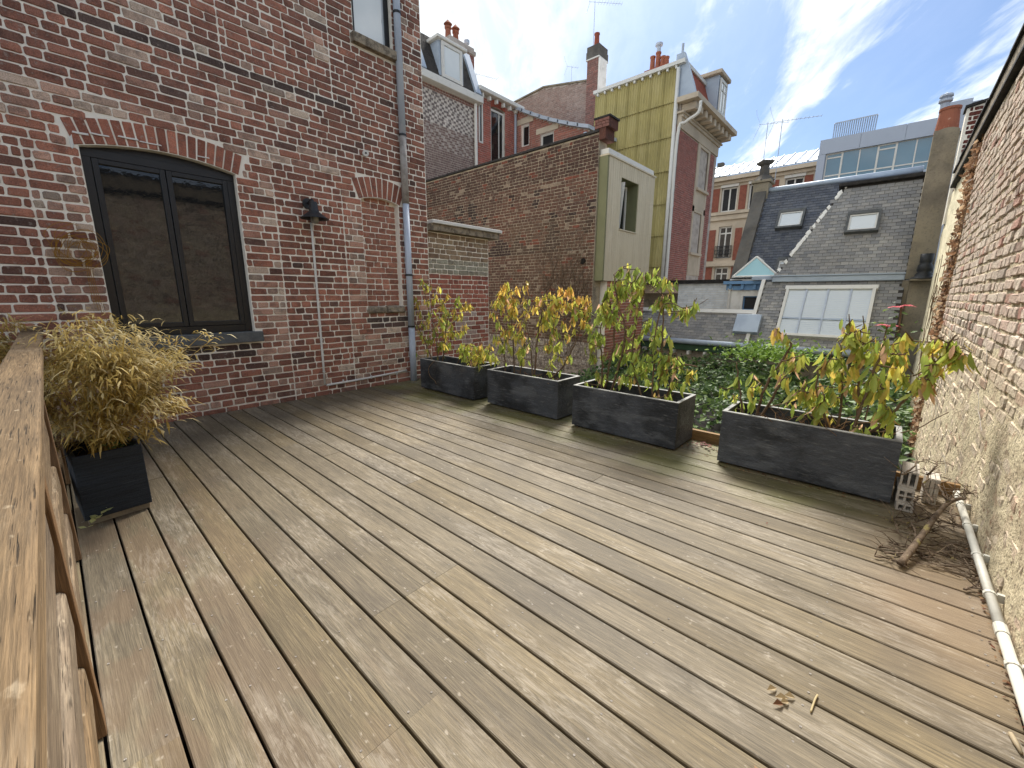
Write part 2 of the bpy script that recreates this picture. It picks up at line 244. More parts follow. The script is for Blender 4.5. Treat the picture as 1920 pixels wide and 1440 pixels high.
# ------------------------------------------------------------------ mesh helpers
class MB:
    def __init__(s): s.v = []; s.f = []; s.c = []; s.mi = []; s.cc = (1, 1, 1)
    def add(s, vs, fs, col=None, mi=0):
        o = len(s.v); s.v.extend(vs); s.c.extend([col or s.cc]*len(vs))
        for f in fs: s.f.append(tuple(i+o for i in f)); s.mi.append(mi)
    def box(s, x0, x1, y0, y1, z0, z1, col=None, mi=0):
        s.add([(x0, y0, z0), (x1, y0, z0), (x1, y1, z0), (x0, y1, z0), (x0, y0, z1), (x1, y0, z1), (x1, y1, z1), (x0, y1, z1)],
              [(0, 3, 2, 1), (4, 5, 6, 7), (0, 1, 5, 4), (1, 2, 6, 5), (2, 3, 7, 6), (3, 0, 4, 7)], col, mi)
    def fbox(s, fr, a0, a1, b0, b1, c0, c1, col=None, mi=0):
        P = fr.pt
        s.add([P(a0, b0, c0), P(a1, b0, c0), P(a1, b1, c0), P(a0, b1, c0), P(a0, b0, c1), P(a1, b0, c1), P(a1, b1, c1), P(a0, b1, c1)],
              [(0, 3, 2, 1), (4, 5, 6, 7), (0, 1, 5, 4), (1, 2, 6, 5), (2, 3, 7, 6), (3, 0, 4, 7)], col, mi)
    def tube(s, pts, r, n=6, col=None, cap=True, mi=0):
        pts = [Vector(p) for p in pts]; rs = r if isinstance(r, (list, tuple)) else [r]*len(pts)
        vs = []; up0 = None
        for i, p in enumerate(pts):
            t = (pts[min(i+1, len(pts)-1)]-pts[max(i-1, 0)])
            t = t.normalized() if t.length > 1e-9 else Vector((0, 0, 1))
            if up0 is None: up0 = t.orthogonal().normalized()
            a = (up0 - t*up0.dot(t)); a = a.normalized() if a.length > 1e-6 else t.orthogonal().normalized(); up0 = a
            b = t.cross(a)
            for k in range(n):
                an = 2*math.pi*k/n; vs.append(tuple(p+(a*math.cos(an)+b*math.sin(an))*rs[i]))
        fs = [(i*n+k, i*n+(k+1) % n, (i+1)*n+(k+1) % n, (i+1)*n+k) for i in range(len(pts)-1) for k in range(n)]
        if cap: fs += [tuple(range(n-1, -1, -1)), tuple(range((len(pts)-1)*n, len(pts)*n))]
        s.add(vs, fs, col, mi)
    def lathe(s, o, prof, n=20, col=None, mi=0, sx=1, sy=1):
        o = Vector(o); vs = []
        for r, z in prof:
            for k in range(n):
                a = 2*math.pi*k/n; vs.append((o.x+r*math.cos(a)*sx, o.y+r*math.sin(a)*sy, o.z+z))
        fs = [(i*n+k, i*n+(k+1) % n, (i+1)*n+(k+1) % n, (i+1)*n+k) for i in range(len(prof)-1) for k in range(n)]
        s.add(vs, fs, col, mi)
    def piece(s, fr, outline, d0, d1, ch, col=None, jit=0.0, rng=R):
        """one brick/stone/slate: prism over an outline in the wall frame with a worn chamfer"""
        n = len(outline); ca = sum(p[0] for p in outline)/n; cb = sum(p[1] for p in outline)/n
        w = max(abs(p[0]-ca) for p in outline) or 1; h = max(abs(p[1]-cb) for p in outline) or 1
        back = [fr.pt(a, b, d0) for a, b in outline]; mid = [fr.pt(a, b, d1-ch) for a, b in outline]
        fr_ = [fr.pt(ca+(a-ca)*(1-ch/w), cb+(b-cb)*(1-ch/h), d1+rng.uniform(-jit, jit)) for a, b in outline]
        fs = [(i, (i+1) % n, n+(i+1) % n, n+i) for i in range(n)] + [(n+i, n+(i+1) % n, 2*n+(i+1) % n, 2*n+i) for i in range(n)] + [tuple(range(2*n, 3*n))]
        s.add(back+mid+fr_, fs, col)
    def mesh(s, name, mats, smooth=False):
        me = bpy.data.meshes.new(name); me.from_pydata([tuple(v) for v in s.v], [], s.f)
        for mm in (mats if isinstance(mats, (list, tuple)) else [mats]): me.materials.append(M[mm] if isinstance(mm, str) else mm)
        if any(s.mi): me.polygons.foreach_set('material_index', s.mi)
        if any(c != (1, 1, 1) for c in s.c[::7]):
            at = me.attributes.new('tone', 'FLOAT_COLOR', 'POINT')
            at.data.foreach_set('color', [x for c in s.c for x in (c[0], c[1], c[2], 1.0)])
        if smooth: me.polygons.foreach_set('use_smooth', [True]*len(me.polygons))
        me.update(); return me
    def build(s, name, mats, parent=None, smooth=False, bevel=0, kind=None, label=None, cat=None, group=None):
        o = bpy.data.objects.new(name, s.mesh(name, mats, smooth)); COL.objects.link(o)
        if parent: adopt(o, parent)
        if bevel:
            b = o.modifiers.new('edge', 'BEVEL'); b.width = bevel; b.segments = 2; b.limit_method = 'ANGLE'; b.angle_limit = .6
        return tag(o, label, cat, group, kind)
def adopt(o, parent):
    o.parent = parent
    if parent.type == 'EMPTY': o.matrix_parent_inverse = Matrix.Translation(-parent.location)
def tag(o, label=None, cat=None, group=None, kind=None):
    for k, v in (('label', label), ('category', cat), ('group', group), ('kind', kind)):
        if v: o[k] = v
    return o
def thing(name, label, cat, loc, group=None):
    o = bpy.data.objects.new(name, None); COL.objects.link(o); o.location = loc; o.empty_display_size = .1
    return tag(o, label, cat, group)
class Fr:
    def __init__(s, o, u, v):
        s.o = Vector(o); s.u = Vector(u).normalized(); s.v = Vector(v).normalized(); s.n = s.u.cross(s.v)
        s.rot = Matrix((s.u, -s.n, s.v)).transposed().to_4x4()
    def pt(s, a, b, c=0.0): return s.o + s.u*a + s.v*b + s.n*c
    def mat(s, a, b, c=0.0): m = s.rot.copy(); m.translation = s.pt(a, b, c); return m
class Loc:                                   # local frame used for shared piece meshes: front faces -y
    def pt(s, a, b, c=0.0): return Vector((a, -c, b))
def nz(x, y, z=0.0, s=1.0): return mn.noise(Vector((x*s, y*s, z)))
def lerp(a, b, t): t = max(0, min(1, t)); return tuple(p+(q-p)*t for p, q in zip(a, b))
def mul(c, k): return tuple(x*k for x in c)
def grid_wall(mb, fr, w, h, holes, depth, a0=0.0, b0=0.0, mi=0):
    """flat sheet with rectangular holes and their reveals"""
    xs = sorted({a0, w} | {x for H in holes for x in H[:2] if a0 < x < w}); zs = sorted({b0, h} | {z for H in holes for z in H[2:4] if b0 < z < h})
    for i in range(len(xs)-1):
        for j in range(len(zs)-1):
            x, z = (xs[i]+xs[i+1])/2, (zs[j]+zs[j+1])/2
            if any(H[0] < x < H[1] and H[2] < z < H[3] for H in holes): continue
            mb.add([fr.pt(xs[i], zs[j]), fr.pt(xs[i+1], zs[j]), fr.pt(xs[i+1], zs[j+1]), fr.pt(xs[i], zs[j+1])], [(0, 1, 2, 3)], None, mi)
    for H in holes:
        p = [fr.pt(H[0], H[2]), fr.pt(H[1], H[2]), fr.pt(H[1], H[3]), fr.pt(H[0], H[3])]
        q = [fr.pt(H[0], H[2], -depth), fr.pt(H[1], H[2], -depth), fr.pt(H[1], H[3], -depth), fr.pt(H[0], H[3], -depth)]
        mb.add(p+q, [(0, 4, 5, 1), (1, 5, 6, 2), (2, 6, 7, 3), (3, 7, 4, 0)], None, mi)
def octo(a0, a1, b0, b1, rng, r=.009, j=.003):
    k = [rng.uniform(.4, 1.3)*r for _ in range(4)]; u = lambda: rng.uniform(-j, j)
    return [(a0+k[0], b0+u()), (a1-k[1], b0+u()), (a1+u(), b0+k[1]), (a1+u(), b1-k[2]), (a1-k[2], b1+u()), (a0+k[3], b1+u()), (a0+u(), b1-k[3]), (a0+u(), b0+k[0])]
PIECES = {}
def piece_mesh(key, w, h, d, ch, mt, r, jit, k=8):
    if key not in PIECES:
        rr = random.Random(sum(map(ord, repr(key)))); L = []
        for i in range(k):
            mb = MB(); mb.piece(Loc(), octo(-w/2, w/2, -h/2, h/2, rr, r, r*.35), 0, d, ch, None, jit, rr); L.append(mb.mesh(key[0], mt))
        PIECES[key] = L
    return PIECES[key]
def brickwork(parent, fr, a0, a1, b0, b1, pitch, colf, block=None, breaks=None, L=.222, single=0, mt='brick', proud=.008, simple=False, joint=.011, name='brick', seed=1, jz=.002):
    """courses of bricks; block(z)-> blocked spans, breaks(z)-> straight joints. The largest `single` in view become objects of their own"""
    rng = random.Random(seed); out = []
    nrow = int(round((b1-b0)/pitch))
    for j in range(nrow):
        z0 = b0+j*pitch; zc = z0+pitch/2
        cuts = [(a0, a1)]
        for (p, q) in (block(zc) if block else []):
            nc = []
            for (s, e) in cuts:
                if q <= s or p >= e: nc.append((s, e)); continue
                if p > s: nc.append((s, p))
                if q < e: nc.append((q, e))
            cuts = nc
        for x in (breaks(zc) if breaks else []):
            cuts = [c for (s, e) in cuts for c in ([(s, x), (x, e)] if s+.04 < x < e-.04 else [(s, e)])]
        for (s, e) in cuts:
            x = s + (0 if j % 2 == 0 else -L*.25) - (L*.5 if j % 4 == 2 else 0)
            if rng.random() < .25: x -= rng.uniform(0, .05)
            while x < e-.02:
                wd = L if (j % 2 == 0) != (rng.random() < .22) else L/2
                wd *= rng.uniform(.93, 1.07); p, q = max(x, s), min(x+wd, e)
                if e-q < .045: q = e
                if q-p > .035: out.append((p+joint/2, q-joint/2, z0+joint/2+rng.uniform(-jz, jz), z0+pitch-joint/2+rng.uniform(-jz, jz)))
                x += wd
                if q >= e: break
    if single:
        sc_ = []
        for i, (p, q, s, e) in enumerate(out):
            X, Y, D = to_px(fr.pt((p+q)/2, (s+e)/2)); 
            if -10 < X < 1930 and -10 < Y < 1450 and D > 0: 
                vd = (fr.pt((p+q)/2, (s+e)/2)-CAM).normalized(); sc_.append((-(q-p)*(e-s)*abs(vd.dot(fr.n))/D**2, i))
        pick = {i for _, i in sorted(sc_)[:single]}
    else: pick = set()
    mb = MB()
    for i, (p, q, s, e) in enumerate(out):
        c = colf((p+q)/2, (s+e)/2, rng)
        if mt == 'far_brick': c = mul(lerp(c, (.26, .21, .19), .22), 1.3)
        d = proud*rng.uniform(.5, 1.45)
        if i in pick:
            wd = q-p; big = wd > L*.72; key = (name, mt, big, proud)
            W0, H0 = (L-joint if big else L/2-joint), pitch-joint
            me = rng.choice(piece_mesh(key, W0, H0, proud, min(.006, proud*.55), M[mt+'_object'], .0095, proud*.2))
            o = bpy.data.objects.new(name, me); o.matrix_world = fr.mat((p+q)/2, (s+e)/2) @ Matrix.Diagonal((wd/W0, d/proud, (e-s)/H0, 1))
            o.color = (*c, 1); COL.objects.link(o); o.parent = parent
        elif simple: mb.fbox(fr, p, q, s, e, -.01, d, c)
        else: mb.piece(fr, octo(p, q, s, e, rng, .0095, .004), -.005, d, min(.006, proud*.55), c, proud*.12, rng)
    if mb.v: mb.build(name+'_field', (mt+'_tone') if mt+'_tone' in M else mt, parent, kind='stuff')
def arch_spans(xc, half, zs, Ro, cz, zsill, jamb=.0):
    """blocked span of an arched opening incl. its ring of voussoirs"""
    def f(z):
        if z < zsill: return []
        if z < zs: return [(xc-half-jamb, xc+half+jamb)]
        d = Ro*Ro-(z-cz)**2
        if d <= 0: return []
        hw = math.sqrt(d); lim = half+.06+(z-zs)*.28
        return [(xc-min(hw, lim), xc+min(hw, lim))]
    return f
def voussoirs(parent, fr, xc, half, Ri, Ro, cz, n, colf, rng, mt='brick_tone'):
    t = math.asin((half+.03)/Ri)
    for i in range(n):
        k = .0065/Ri; t0 = -t+2*t*i/n+k; t1 = -t+2*t*(i+1)/n-k; g = .006
        p = lambda tt, r: (xc+math.sin(tt)*r, cz+math.cos(tt)*r)
        o = [p(t0, Ri+g), p(t1, Ri+g), p(t1, Ro-.02), p(t1-.001, Ro-g), p(t0+.001, Ro-g), p(t0, Ro-.02)]
        mb = MB(); mb.piece(fr, o, -.12, .006+rng.uniform(-.002, .003), .003, colf(i, rng), .001, rng); mb.build('brick', mt, parent)
def window(parent, fr, a0, a1, b0, b1, dep, fm='white_paint', gm='glass', fwid=.06, mull=(), trans=(), name='window', bar=.035):
    mb = MB(); c0, c1 = -dep, -dep+.05
    mb.fbox(fr, a0, a0+fwid, b0, b1, c0, c1); mb.fbox(fr, a1-fwid, a1, b0, b1, c0, c1)
    mb.fbox(fr, a0+fwid, a1-fwid, b0, b0+fwid, c0, c1); mb.fbox(fr, a0+fwid, a1-fwid, b1-fwid, b1, c0, c1)
    for x in mull: mb.fbox(fr, x-bar/2, x+bar/2, b0+fwid, b1-fwid, c0+.002, c1-.004)
    for z in trans: mb.fbox(fr, a0+fwid, a1-fwid, z-bar/2, z+bar/2, c0+.004, c1-.008)
    o = mb.build(name, fm, parent)
    xs = [a0+fwid*.5, *mull, a1-fwid*.5]; zs = [b0+fwid*.5, *trans, b1-fwid*.5]
    for i in range(len(xs)-1):
        for j in range(len(zs)-1):
            g = MB(); g.fbox(fr, xs[i]+.002, xs[i+1]-.002, zs[j]+.002, zs[j+1]-.002, c0+.012, c0+.022); g.build('pane', gm, o)
    return o
def solid(name, mt, parent, boxes, bevel=0, **kw):
    mb = MB()
    for b in boxes: mb.box(*b)
    return mb.build(name, mt, parent, bevel=bevel, **kw)
def curve_pts(p, q, sag=0.0, n=6, wob=0.0, rng=R):
    p, q = Vector(p), Vector(q); L = []
    for i in range(n+1):
        t = i/n; v = p.lerp(q, t); v.z += sag*4*t*(1-t)
        if 0 < i < n: v += Vector((rng.uniform(-wob, wob), rng.uniform(-wob, wob), rng.uniform(-wob, wob)))
        L.append(v)
    return L
def smooth_pts(P, n=4):
    P = [Vector(p) for p in P]; out = []
    for i in range(len(P)-1):
        p0, p1, p2, p3 = P[max(i-1, 0)], P[i], P[i+1], P[min(i+2, len(P)-1)]
        for k in range(n):
            t = k/n; out.append(.5*((2*p1)+(p2-p0)*t+(2*p0-5*p1+4*p2-p3)*t*t+(3*p1-p0-3*p2+p3)*t**3))
    return out+[P[-1]]
def chimney_pot(parent, x, y, z, r=.12, h=.45, mt='terracotta'):
    mb = MB(); mb.lathe((x, y, z), [(r*1.15, 0), (r*1.15, .05), (r, .07), (r*.86, h-.06), (r*1.05, h-.05), (r*1.05, h), (r*.75, h), (r*.7, h-.2)], 14); mb.build('chimney_pot', mt, parent, smooth=False)

# ================================================================== the setting
g = MB(); g.add([(-60, -60, -1.8), (120, -60, -1.8), (120, 90, -1.8), (-60, 90, -1.8)], [(0, 1, 2, 3)]); g.build('garden_ground', 'ground', kind='structure')
YH, YW = 5.19, -.52                      # faces of the house wall and of the side wall
X0, PITCH = .374, .1504
floor = solid('terrace_floor', 'joist', None, [(-.24, 3.72, YW+.01, YH-.01, -.16, -.10)], kind='structure')
for k in range(-4, 22):
    x0 = X0+k*PITCH+.0042; x1 = X0+(k+1)*PITCH-.0042
    ys = [YW+.03+R.uniform(0, .02)]; j = R.choice([.9, 1.35, 1.8, 2.25, 2.7, 3.15, 3.6, 4.05]); ys += [j, YH-.012]
    for a, b in zip(ys[:-1], ys[1:]):
        mb = MB(); c = .0035; zz = R.uniform(-.0015, .0015); e = .0006
        pr = [(x0, -.028), (x1, -.028), (x1, zz-c), (x1-c, zz), (x0+c, zz), (x0, zz-c)]
        mb.add([(x, a+e, z) for x, z in pr]+[(x, b-e, z) for x, z in pr], [(i, (i+1) % 6, 6+(i+1) % 6, 6+i) for i in range(6)]+[(5, 4, 3, 2, 1, 0), tuple(range(6, 12))])
        mb.build('plank', 'deck', floor)
mb = MB()
for i in range(13): mb.box(-.23, 3.70, -.45+i*.45, -.40+i*.45, -.0995, -.030)
mb.build('joist', 'joist', floor, kind='stuff')
mb = MB()
for k in range(-4, 22):
    for i in range(13):
        for s in (.03, .118):
            x, y = X0+k*PITCH+s+R.uniform(-.004, .004), -.425+i*.45+R.uniform(-.006, .006)
            mb.lathe((x, y, .0008), [(.0036, 0), (.0032, .0008), (.0012, .0003)], 6)
mb.build('screw_heads', 'lead', floor, kind='stuff')
solid('terrace_base', 'cement_dark', None, [(-.24, 3.70, YW+.01, YH-.01, -1.79, -.165)], kind='structure')
solid('timber_kerb', 'kerb', None, [(3.695, 3.735, -.49, 4.9, -.02, .085)], bevel=.004, label='low brown timber edging along the garden side of the deck, behind the planters', cat='edging')
solid('flat_roof', 'roofing', None, [(-4, -.245, -3, YH-.01, -.6, -.35)], kind='structure')

# ================================================================== brick house on the left
house = thing('brick_house', 'tall red brick house wall with black arched window and bricked-up niche', 'house', (0, YH, 0))
fh = Fr((0, YH, 0), (1, 0, 0), (0, 0, 1))
HX0, HX1, HZ = -3.0, 3.905, 7.6
W1 = dict(xc=.947, half=.562, zs=2.45, Ri=2.13, Ro=2.335, cz=.395, sill=.848)
W2 = dict(xc=3.155, half=.27, zs=2.44, Ri=.83, Ro=1.075, cz=1.655, sill=1.09)
mb = MB()
holes = [(.385, 1.509, .735, 2.53), (2.885, 3.425, 1.0, 2.49), (2.93, 3.46, 4.16, 6.0)]
grid_wall(mb, fh, HX1, HZ, holes, .14, HX0, -.13)
for Wd in (W1, W2):                       # sheet between flat head and arch
    n = 10; t = math.asin(Wd['half']/Wd['Ri']); top = 2.53 if Wd is W1 else 2.49
    ps = [(Wd['xc']+math.sin(-t+2*t*i/n)*Wd['Ri'], Wd['cz']+math.cos(-t+2*t*i/n)*Wd['Ri']) for i in range(n+1)]
    for (p, q) in zip(ps[:-1], ps[1:]):
        mb.add([fh.pt(*p), fh.pt(*q), fh.pt(q[0], top), fh.pt(p[0], top), fh.pt(*p, -.14), fh.pt(*q, -.14)], [(0, 1, 2, 3), (0, 4, 5, 1)])
mb.box(HX0, HX1, YH+.14, 12, -1.79, HZ)    # body of the house behind its facing
mb.add([(HX1, YH, -.13), (HX1, YH+.14, -.13), (HX1, YH+.14, HZ), (HX1, YH, HZ), (HX0, YH, HZ), (HX0, YH+.14, HZ)], [(0, 1, 2, 3), (3, 2, 5, 4)])
hw = mb.build('wall', 'mortar', house)
RED, DRED, PUR, PALE, SOOT, PINK = srgb(190, 130, 108), srgb(142, 98, 84), srgb(122, 90, 80), srgb(232, 212, 190), srgb(86, 78, 74), srgb(220, 178, 156)
def house_col(a, z, rng):
    n = nz(a, z, 3.1, 1.3); n2 = nz(a, z, 9.7, .55)
    c = lerp(RED, DRED, .5+n*.9+rng.uniform(-.45, .45))
    if z > 2.62: c = lerp(lerp(DRED, PUR, .5+n*.8+rng.uniform(-.5, .5)), RED, .22+.6*rng.random()**3)
    if rng.random() < .10: c = lerp(c, SOOT, rng.uniform(.4, .8))
    p = 0.0                                # limey, rubbed patches
    if n2 > .12: p = .22
    if abs(z-2.72-.05*math.sin(a*3)) < .13 and a < 2.7: p = .62
    if z < 2.5 and (.04 < a < .37 or 1.53 < a < 1.86 or 2.62 < a < 2.88): p = .55
    if z < .32: p = max(p, .32)
    if 2.62 < a < 3.3 and .3 < z < .9: p = max(p, .5)
    if 1.5 < a < 2.0 and z < .85: p = max(p, .45)
    if rng.random() < p: c = lerp(c, PALE if rng.random() < .6 else PINK, rng.uniform(.25, .85))
    if 3.395 < z < 3.462 and .3 < a < 2.75: c = lerp(SOOT, PUR, rng.uniform(0, .35))
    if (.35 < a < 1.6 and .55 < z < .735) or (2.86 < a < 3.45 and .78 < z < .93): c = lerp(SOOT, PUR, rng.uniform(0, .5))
    if z < .08: c = lerp(c, DRED, .5)
    return mul(c, rng.uniform(.78, 1.14)*(1+.35*n2))
s1 = arch_spans(W1['xc'], W1['half'], W1['zs'], W1['Ro']+.008, W1['cz'], .735); s2 = arch_spans(W2['xc'], W2['half'], W2['zs'], W2['Ro']+.008, W2['cz'], .995)
def hblock(z):
    L = s1(z)+s2(z)
    if 4.155 < z < 6.02: L.append((2.885 if z < 4.262 else 2.93, 3.555 if z < 4.262 else 3.46))
    if .735 < z < .855: L.append((.32, 1.578))
    if .995 < z < 1.09: L.append((2.865, 3.445))
    return L
def hbreaks(z):
    if z < 2.42: return [.055, 1.86, 2.63, 3.58]
    if z > 3.47: return [-.4, 1.515, 2.61, 3.58]
    return [3.58] if z > 2.75 else []
brickwork(hw, fh, -1.9, HX1-.004, -.02, 6.35, .0742, house_col, hblock, hbreaks, single=300, seed=11, joint=.0135)
vr = random.Random(5)
vcol = lambda i, rng: mul(lerp(srgb(188, 124, 102), srgb(148, 96, 80), rng.random()), rng.uniform(.85, 1.15))
voussoirs(hw, fh, W1['xc'], W1['half'], W1['Ri'], W1['Ro'], W1['cz'], 17, vcol, vr)
voussoirs(hw, fh, W2['xc'], W2['half'], W2['Ri'], W2['Ro'], W2['cz'], 9, vcol, vr)
# bricked-up niche, set back in the wall
fn = Fr((0, YH+.085, 0), (1, 0, 0), (0, 0, 1))
mb = MB(); mb.add([fn.pt(2.885, 1.0), fn.pt(3.425, 1.0), fn.pt(3.425, 2.5), fn.pt(2.885, 2.5)], [(0, 1, 2, 3)]); ni = mb.build('niche', 'mortar', house)
def niche_block(z):
    d = W2['Ri']**2-(z-W2['cz'])**2
    hw_ = math.sqrt(d) if d > 0 else 0
    return [(2.8, W2['xc']-hw_), (W2['xc']+hw_, 3.5)] if z > 2.40 and hw_ < .27 else ([(2.8, 3.5)] if d <= 0 else [])
brickwork(ni, fn, 2.89, 3.42, 1.09, 2.48, .0742, lambda a, z, r: mul(lerp(srgb(196, 138, 116), DRED, r.random()*.7), r.uniform(.85, 1.1)), niche_block, None, mt='brick', seed=3)
mb = MB(); rr = random.Random(4)
for a0, a1 in ((2.868, 3.15), (3.158, 3.442)):
    mb.piece(fh, [(a0, 1.0), (a1, .998), (a1+.003, 1.035), (a1-.01, 1.088), (a0+.02, 1.092), (a0-.004, 1.04)], -.06, .045, .02, None, .008, rr)
mb.build('niche_sill', 'old_stone', house)
# black window
wn_ = MB(); fd = -.075
xa, xb, za, zb = .387, 1.507, .848, 2.40
for (a0, a1, b0, b1, c) in ((xa, xa+.062, za, zb, 0), (xb-.062, xb, za, zb, 0), (xa+.062, xb-.062, za, za+.075, -.003), (xa, xb, zb-.012, zb+.058, .004)):
    wn_.fbox(fh, a0, a1, b0, b1, fd-.05, fd+c)
n = 12; t = math.asin(W1['half']/W1['Ri'])     # head panel closing the arch
ps = [(W1['xc']+math.sin(-t+2*t*i/n)*(W1['Ri']-.003), W1['cz']+math.cos(-t+2*t*i/n)*(W1['Ri']-.003)) for i in range(n+1)]
for p, q in zip(ps[:-1], ps[1:]): wn_.add([fh.pt(p[0], zb+.058, fd-.012), fh.pt(q[0], zb+.058, fd-.012), fh.pt(*q, fd-.012), fh.pt(*p, fd-.012)], [(0, 1, 2, 3)])
bw = wn_.build('window', 'black_frame', house, bevel=.003, label='black framed two-leaf window under the brick arch')
for (a0, a1) in ((xa+.064, .944), (.950, xb-.064)):
    sb = MB(); z0, z1 = za+.077, zb-.014
    for (p, q, r_, s) in ((a0, a0+.042, z0, z1), (a1-.042, a1, z0, z1), (a0+.042, a1-.042, z0, z0+.045), (a0+.042, a1-.042, z1-.042, z1)): sb.fbox(fh, p, q, r_, s, fd-.045, fd+.006)
    sb.build('sash', 'black_frame', bw, bevel=.004)
    gb = MB(); gb.fbox(fh, a0+.038, a1-.038, z0+.04, z1-.038, fd-.030, fd-.022); gb.build('pane', 'glass', bw)
sb = MB(); sb.fbox(fh, .335, 1.572, .737, .846, -.12, .062); sb.build('window_sill', 'stone', house, bevel=.006)
# upper window
uw = MB()
for (a0, a1, b0, b1) in ((2.932, 2.985, 4.265, 5.99), (3.40, 3.458, 4.265, 5.99), (2.985, 3.40, 4.265, 4.32), (2.985, 3.40, 5.93, 5.99)): uw.fbox(fh, a0, a1, b0, b1, -.12, -.055)
uo = uw.build('window', 'black_frame', house, bevel=.003, label='narrow upper window with a pale sky reflection painted into its pane')
gb = MB(); gb.fbox(fh, 2.98, 3.405, 4.315, 5.935, -.085, -.075); gb.build('pane', 'sky_tint_glass', uo)
sb = MB(); sb.fbox(fh, 2.89, 3.552, 4.158, 4.262, -.1, .075); sb.build('window_sill', 'old_stone', house, bevel=.006)

mb = MB(); rr = random.Random(17)
for (a, b, w_, h_) in ((.335, 2.42, .022, .10), (.36, 2.535, .10, .016), (.47, 2.555, .12, .012), (.64, 2.575, .14, .014), (.78, 2.57, .16, .010), (1.20, 2.545, .10, .010)):
    mb.piece(fh, [(a, b), (a+w_*.5, b-h_*.2*rr.random()), (a+w_, b+h_*.1), (a+w_*.95, b+h_), (a+w_*.4, b+h_*.8), (a+w_*.05, b+h_*.9)], .0, .0135, .001)
mb.build('paint_smear', 'white_paint', house, kind='stuff')
# things fixed to the house wall
dp = thing('downpipe', 'pale blue-grey zinc downpipe on the brick house, near its corner', 'downpipe', (3.51, YH-.06, 0))
for (z0, z1, mt, nm, r) in ((0.0, .78, 'zinc', 'lower_section', .046), (.78, 2.46, 'zinc', 'pipe_section', .044), (2.46, 3.30, 'lead', 'peeled_section', .047), (3.30, 6.6, 'zinc', 'upper_section', .044)):
    mb = MB(); mb.tube([(3.51, YH-.06, z0+.002), (3.51, YH-.06, z1)], r, 18); mb.build(nm, mt, dp, smooth=True)
for z in (.80, 1.52, 3.31, 4.7):
    mb = MB(); mb.tube([(3.51, YH-.06, z-.012), (3.51, YH-.06, z+.012)], .052, 18); mb.box(3.50, 3.52, YH-.03, YH-.001, z-.008, z+.008); mb.build('bracket', 'iron', dp)
lp = thing('wall_lamp', 'dark grey barn-style wall lamp with flared shade beside the window', 'lamp', (2.205, YH, 2.1))
mb = MB(); fl = Fr((2.205, YH, 2.27), (1, 0, 0), (0, 0, 1))
mb.tube([fl.pt(0, 0, .012), fl.pt(0, 0, .036)], .058, 22); mb.build('backplate', 'iron', lp)
mb = MB(); mb.tube(smooth_pts([fl.pt(0, .0, .03), fl.pt(0, .02, .09), fl.pt(0, .02, .14), fl.pt(0, -.02, .165)], 4), .016, 10); mb.build('arm', 'iron', lp, smooth=True)
o = fl.pt(0, 0, .165)
mb = MB(); mb.lathe((o.x, o.y, 0), [(.0, 2.275), (.035, 2.272), (.045, 2.255), (.046, 2.19), (.052, 2.185), (.054, 2.165)], 22); mb.build('cap', 'iron', lp, smooth=True)
mb = MB(); mb.lathe((o.x, o.y, 0), [(.050, 2.168), (.085, 2.14), (.128, 2.108), (.150, 2.095), (.152, 2.089), (.148, 2.088), (.10, 2.114), (.05, 2.15)], 28); mb.build('lamp_shade', 'iron', lp, smooth=True)
mb = MB(); mb.lathe((o.x, o.y, 0), [(.046, 2.15), (.047, 2.07), (.038, 2.045), (.0, 2.038)], 18); mb.build('lamp_glass', 'bulb', lp, smooth=True)
mb = MB()
for k in range(4):
    a = math.pi/4+k*math.pi/2; mb.tube([(o.x+.052*math.cos(a), o.y+.052*math.sin(a), z) for z in (2.15, 2.06)], .003, 5)
mb.build('guard', 'iron', lp)
mb = MB(); mb.tube(curve_pts((2.228, YH-.016, 2.07), (2.212, YH-.016, .128), 0, 6), .014, 8); cv = mb.build('cable_conduit', 'white_paint', label='thin white cable conduit running down below the wall lamp', cat='conduit', smooth=True)
for z in (1.75, 1.2, .7, .3):
    mb = MB(); x = 2.212+(z-.128)*.0083; mb.box(x-.014, x+.014, YH-.03, YH-.002, z-.006, z+.006); mb.build('clip', 'white_paint', cv)
mb = MB(); mb.tube([(2.23, YH-.016, .122), (2.6, YH-.016, .127), (3.0, YH-.016, .138), (3.42, YH-.016, .158)], .014, 8); cv = mb.build('cable_conduit', 'white_paint', label='white conduit lying along the foot of the brick wall up to the downpipe', cat='conduit', smooth=True)
for x in (2.45, 2.85, 3.25):
    mb = MB(); mb.box(x-.007, x+.007, YH-.031, YH-.002, .118, .162); mb.build('clip', 'white_paint', cv)
sn = thing('wall_sensor', 'small white sensor head high on the brick wall above the niche', 'sensor', (2.97, YH, 2.97))
fs_ = Fr((2.97, YH, 2.97), (1, 0, 0), (0, 0, 1))
mb = MB(); mb.tube([fs_.pt(0, 0, .01), fs_.pt(0, 0, .035)], .03, 14); mb.build('base', 'white_paint', sn)
mb = MB(); mb.tube([fs_.pt(0, 0, .035), fs_.pt(-.02, -.01, .06), fs_.pt(-.045, -.02, .12)], [.02, .036, .036], 16); mb.build('head', 'white_paint', sn)
mb = MB(); mb.tube([fs_.pt(-.045, -.02, .1205), fs_.pt(-.046, -.0205, .124)], .012, 14); mb.build('lens', 'iron', sn)
mb = MB(); rr = random.Random(21)
for i in range(30):
    a = rr.uniform(0, 6.28); r = rr.uniform(.05, .15); c = Vector((.27+rr.uniform(-.06, .05), YH-.03, 1.62+rr.uniform(-.05, .05)))
    P = [c+Vector((math.cos(a+q)*r*rr.uniform(.7, 1.2), rr.uniform(-.025, .012), math.sin(a+q)*r*rr.uniform(.8, 1.3)))for q in (0, .8, 1.7, 2.6, 3.4)]
    mb.tube(smooth_pts(P, 4), .0022, 4)
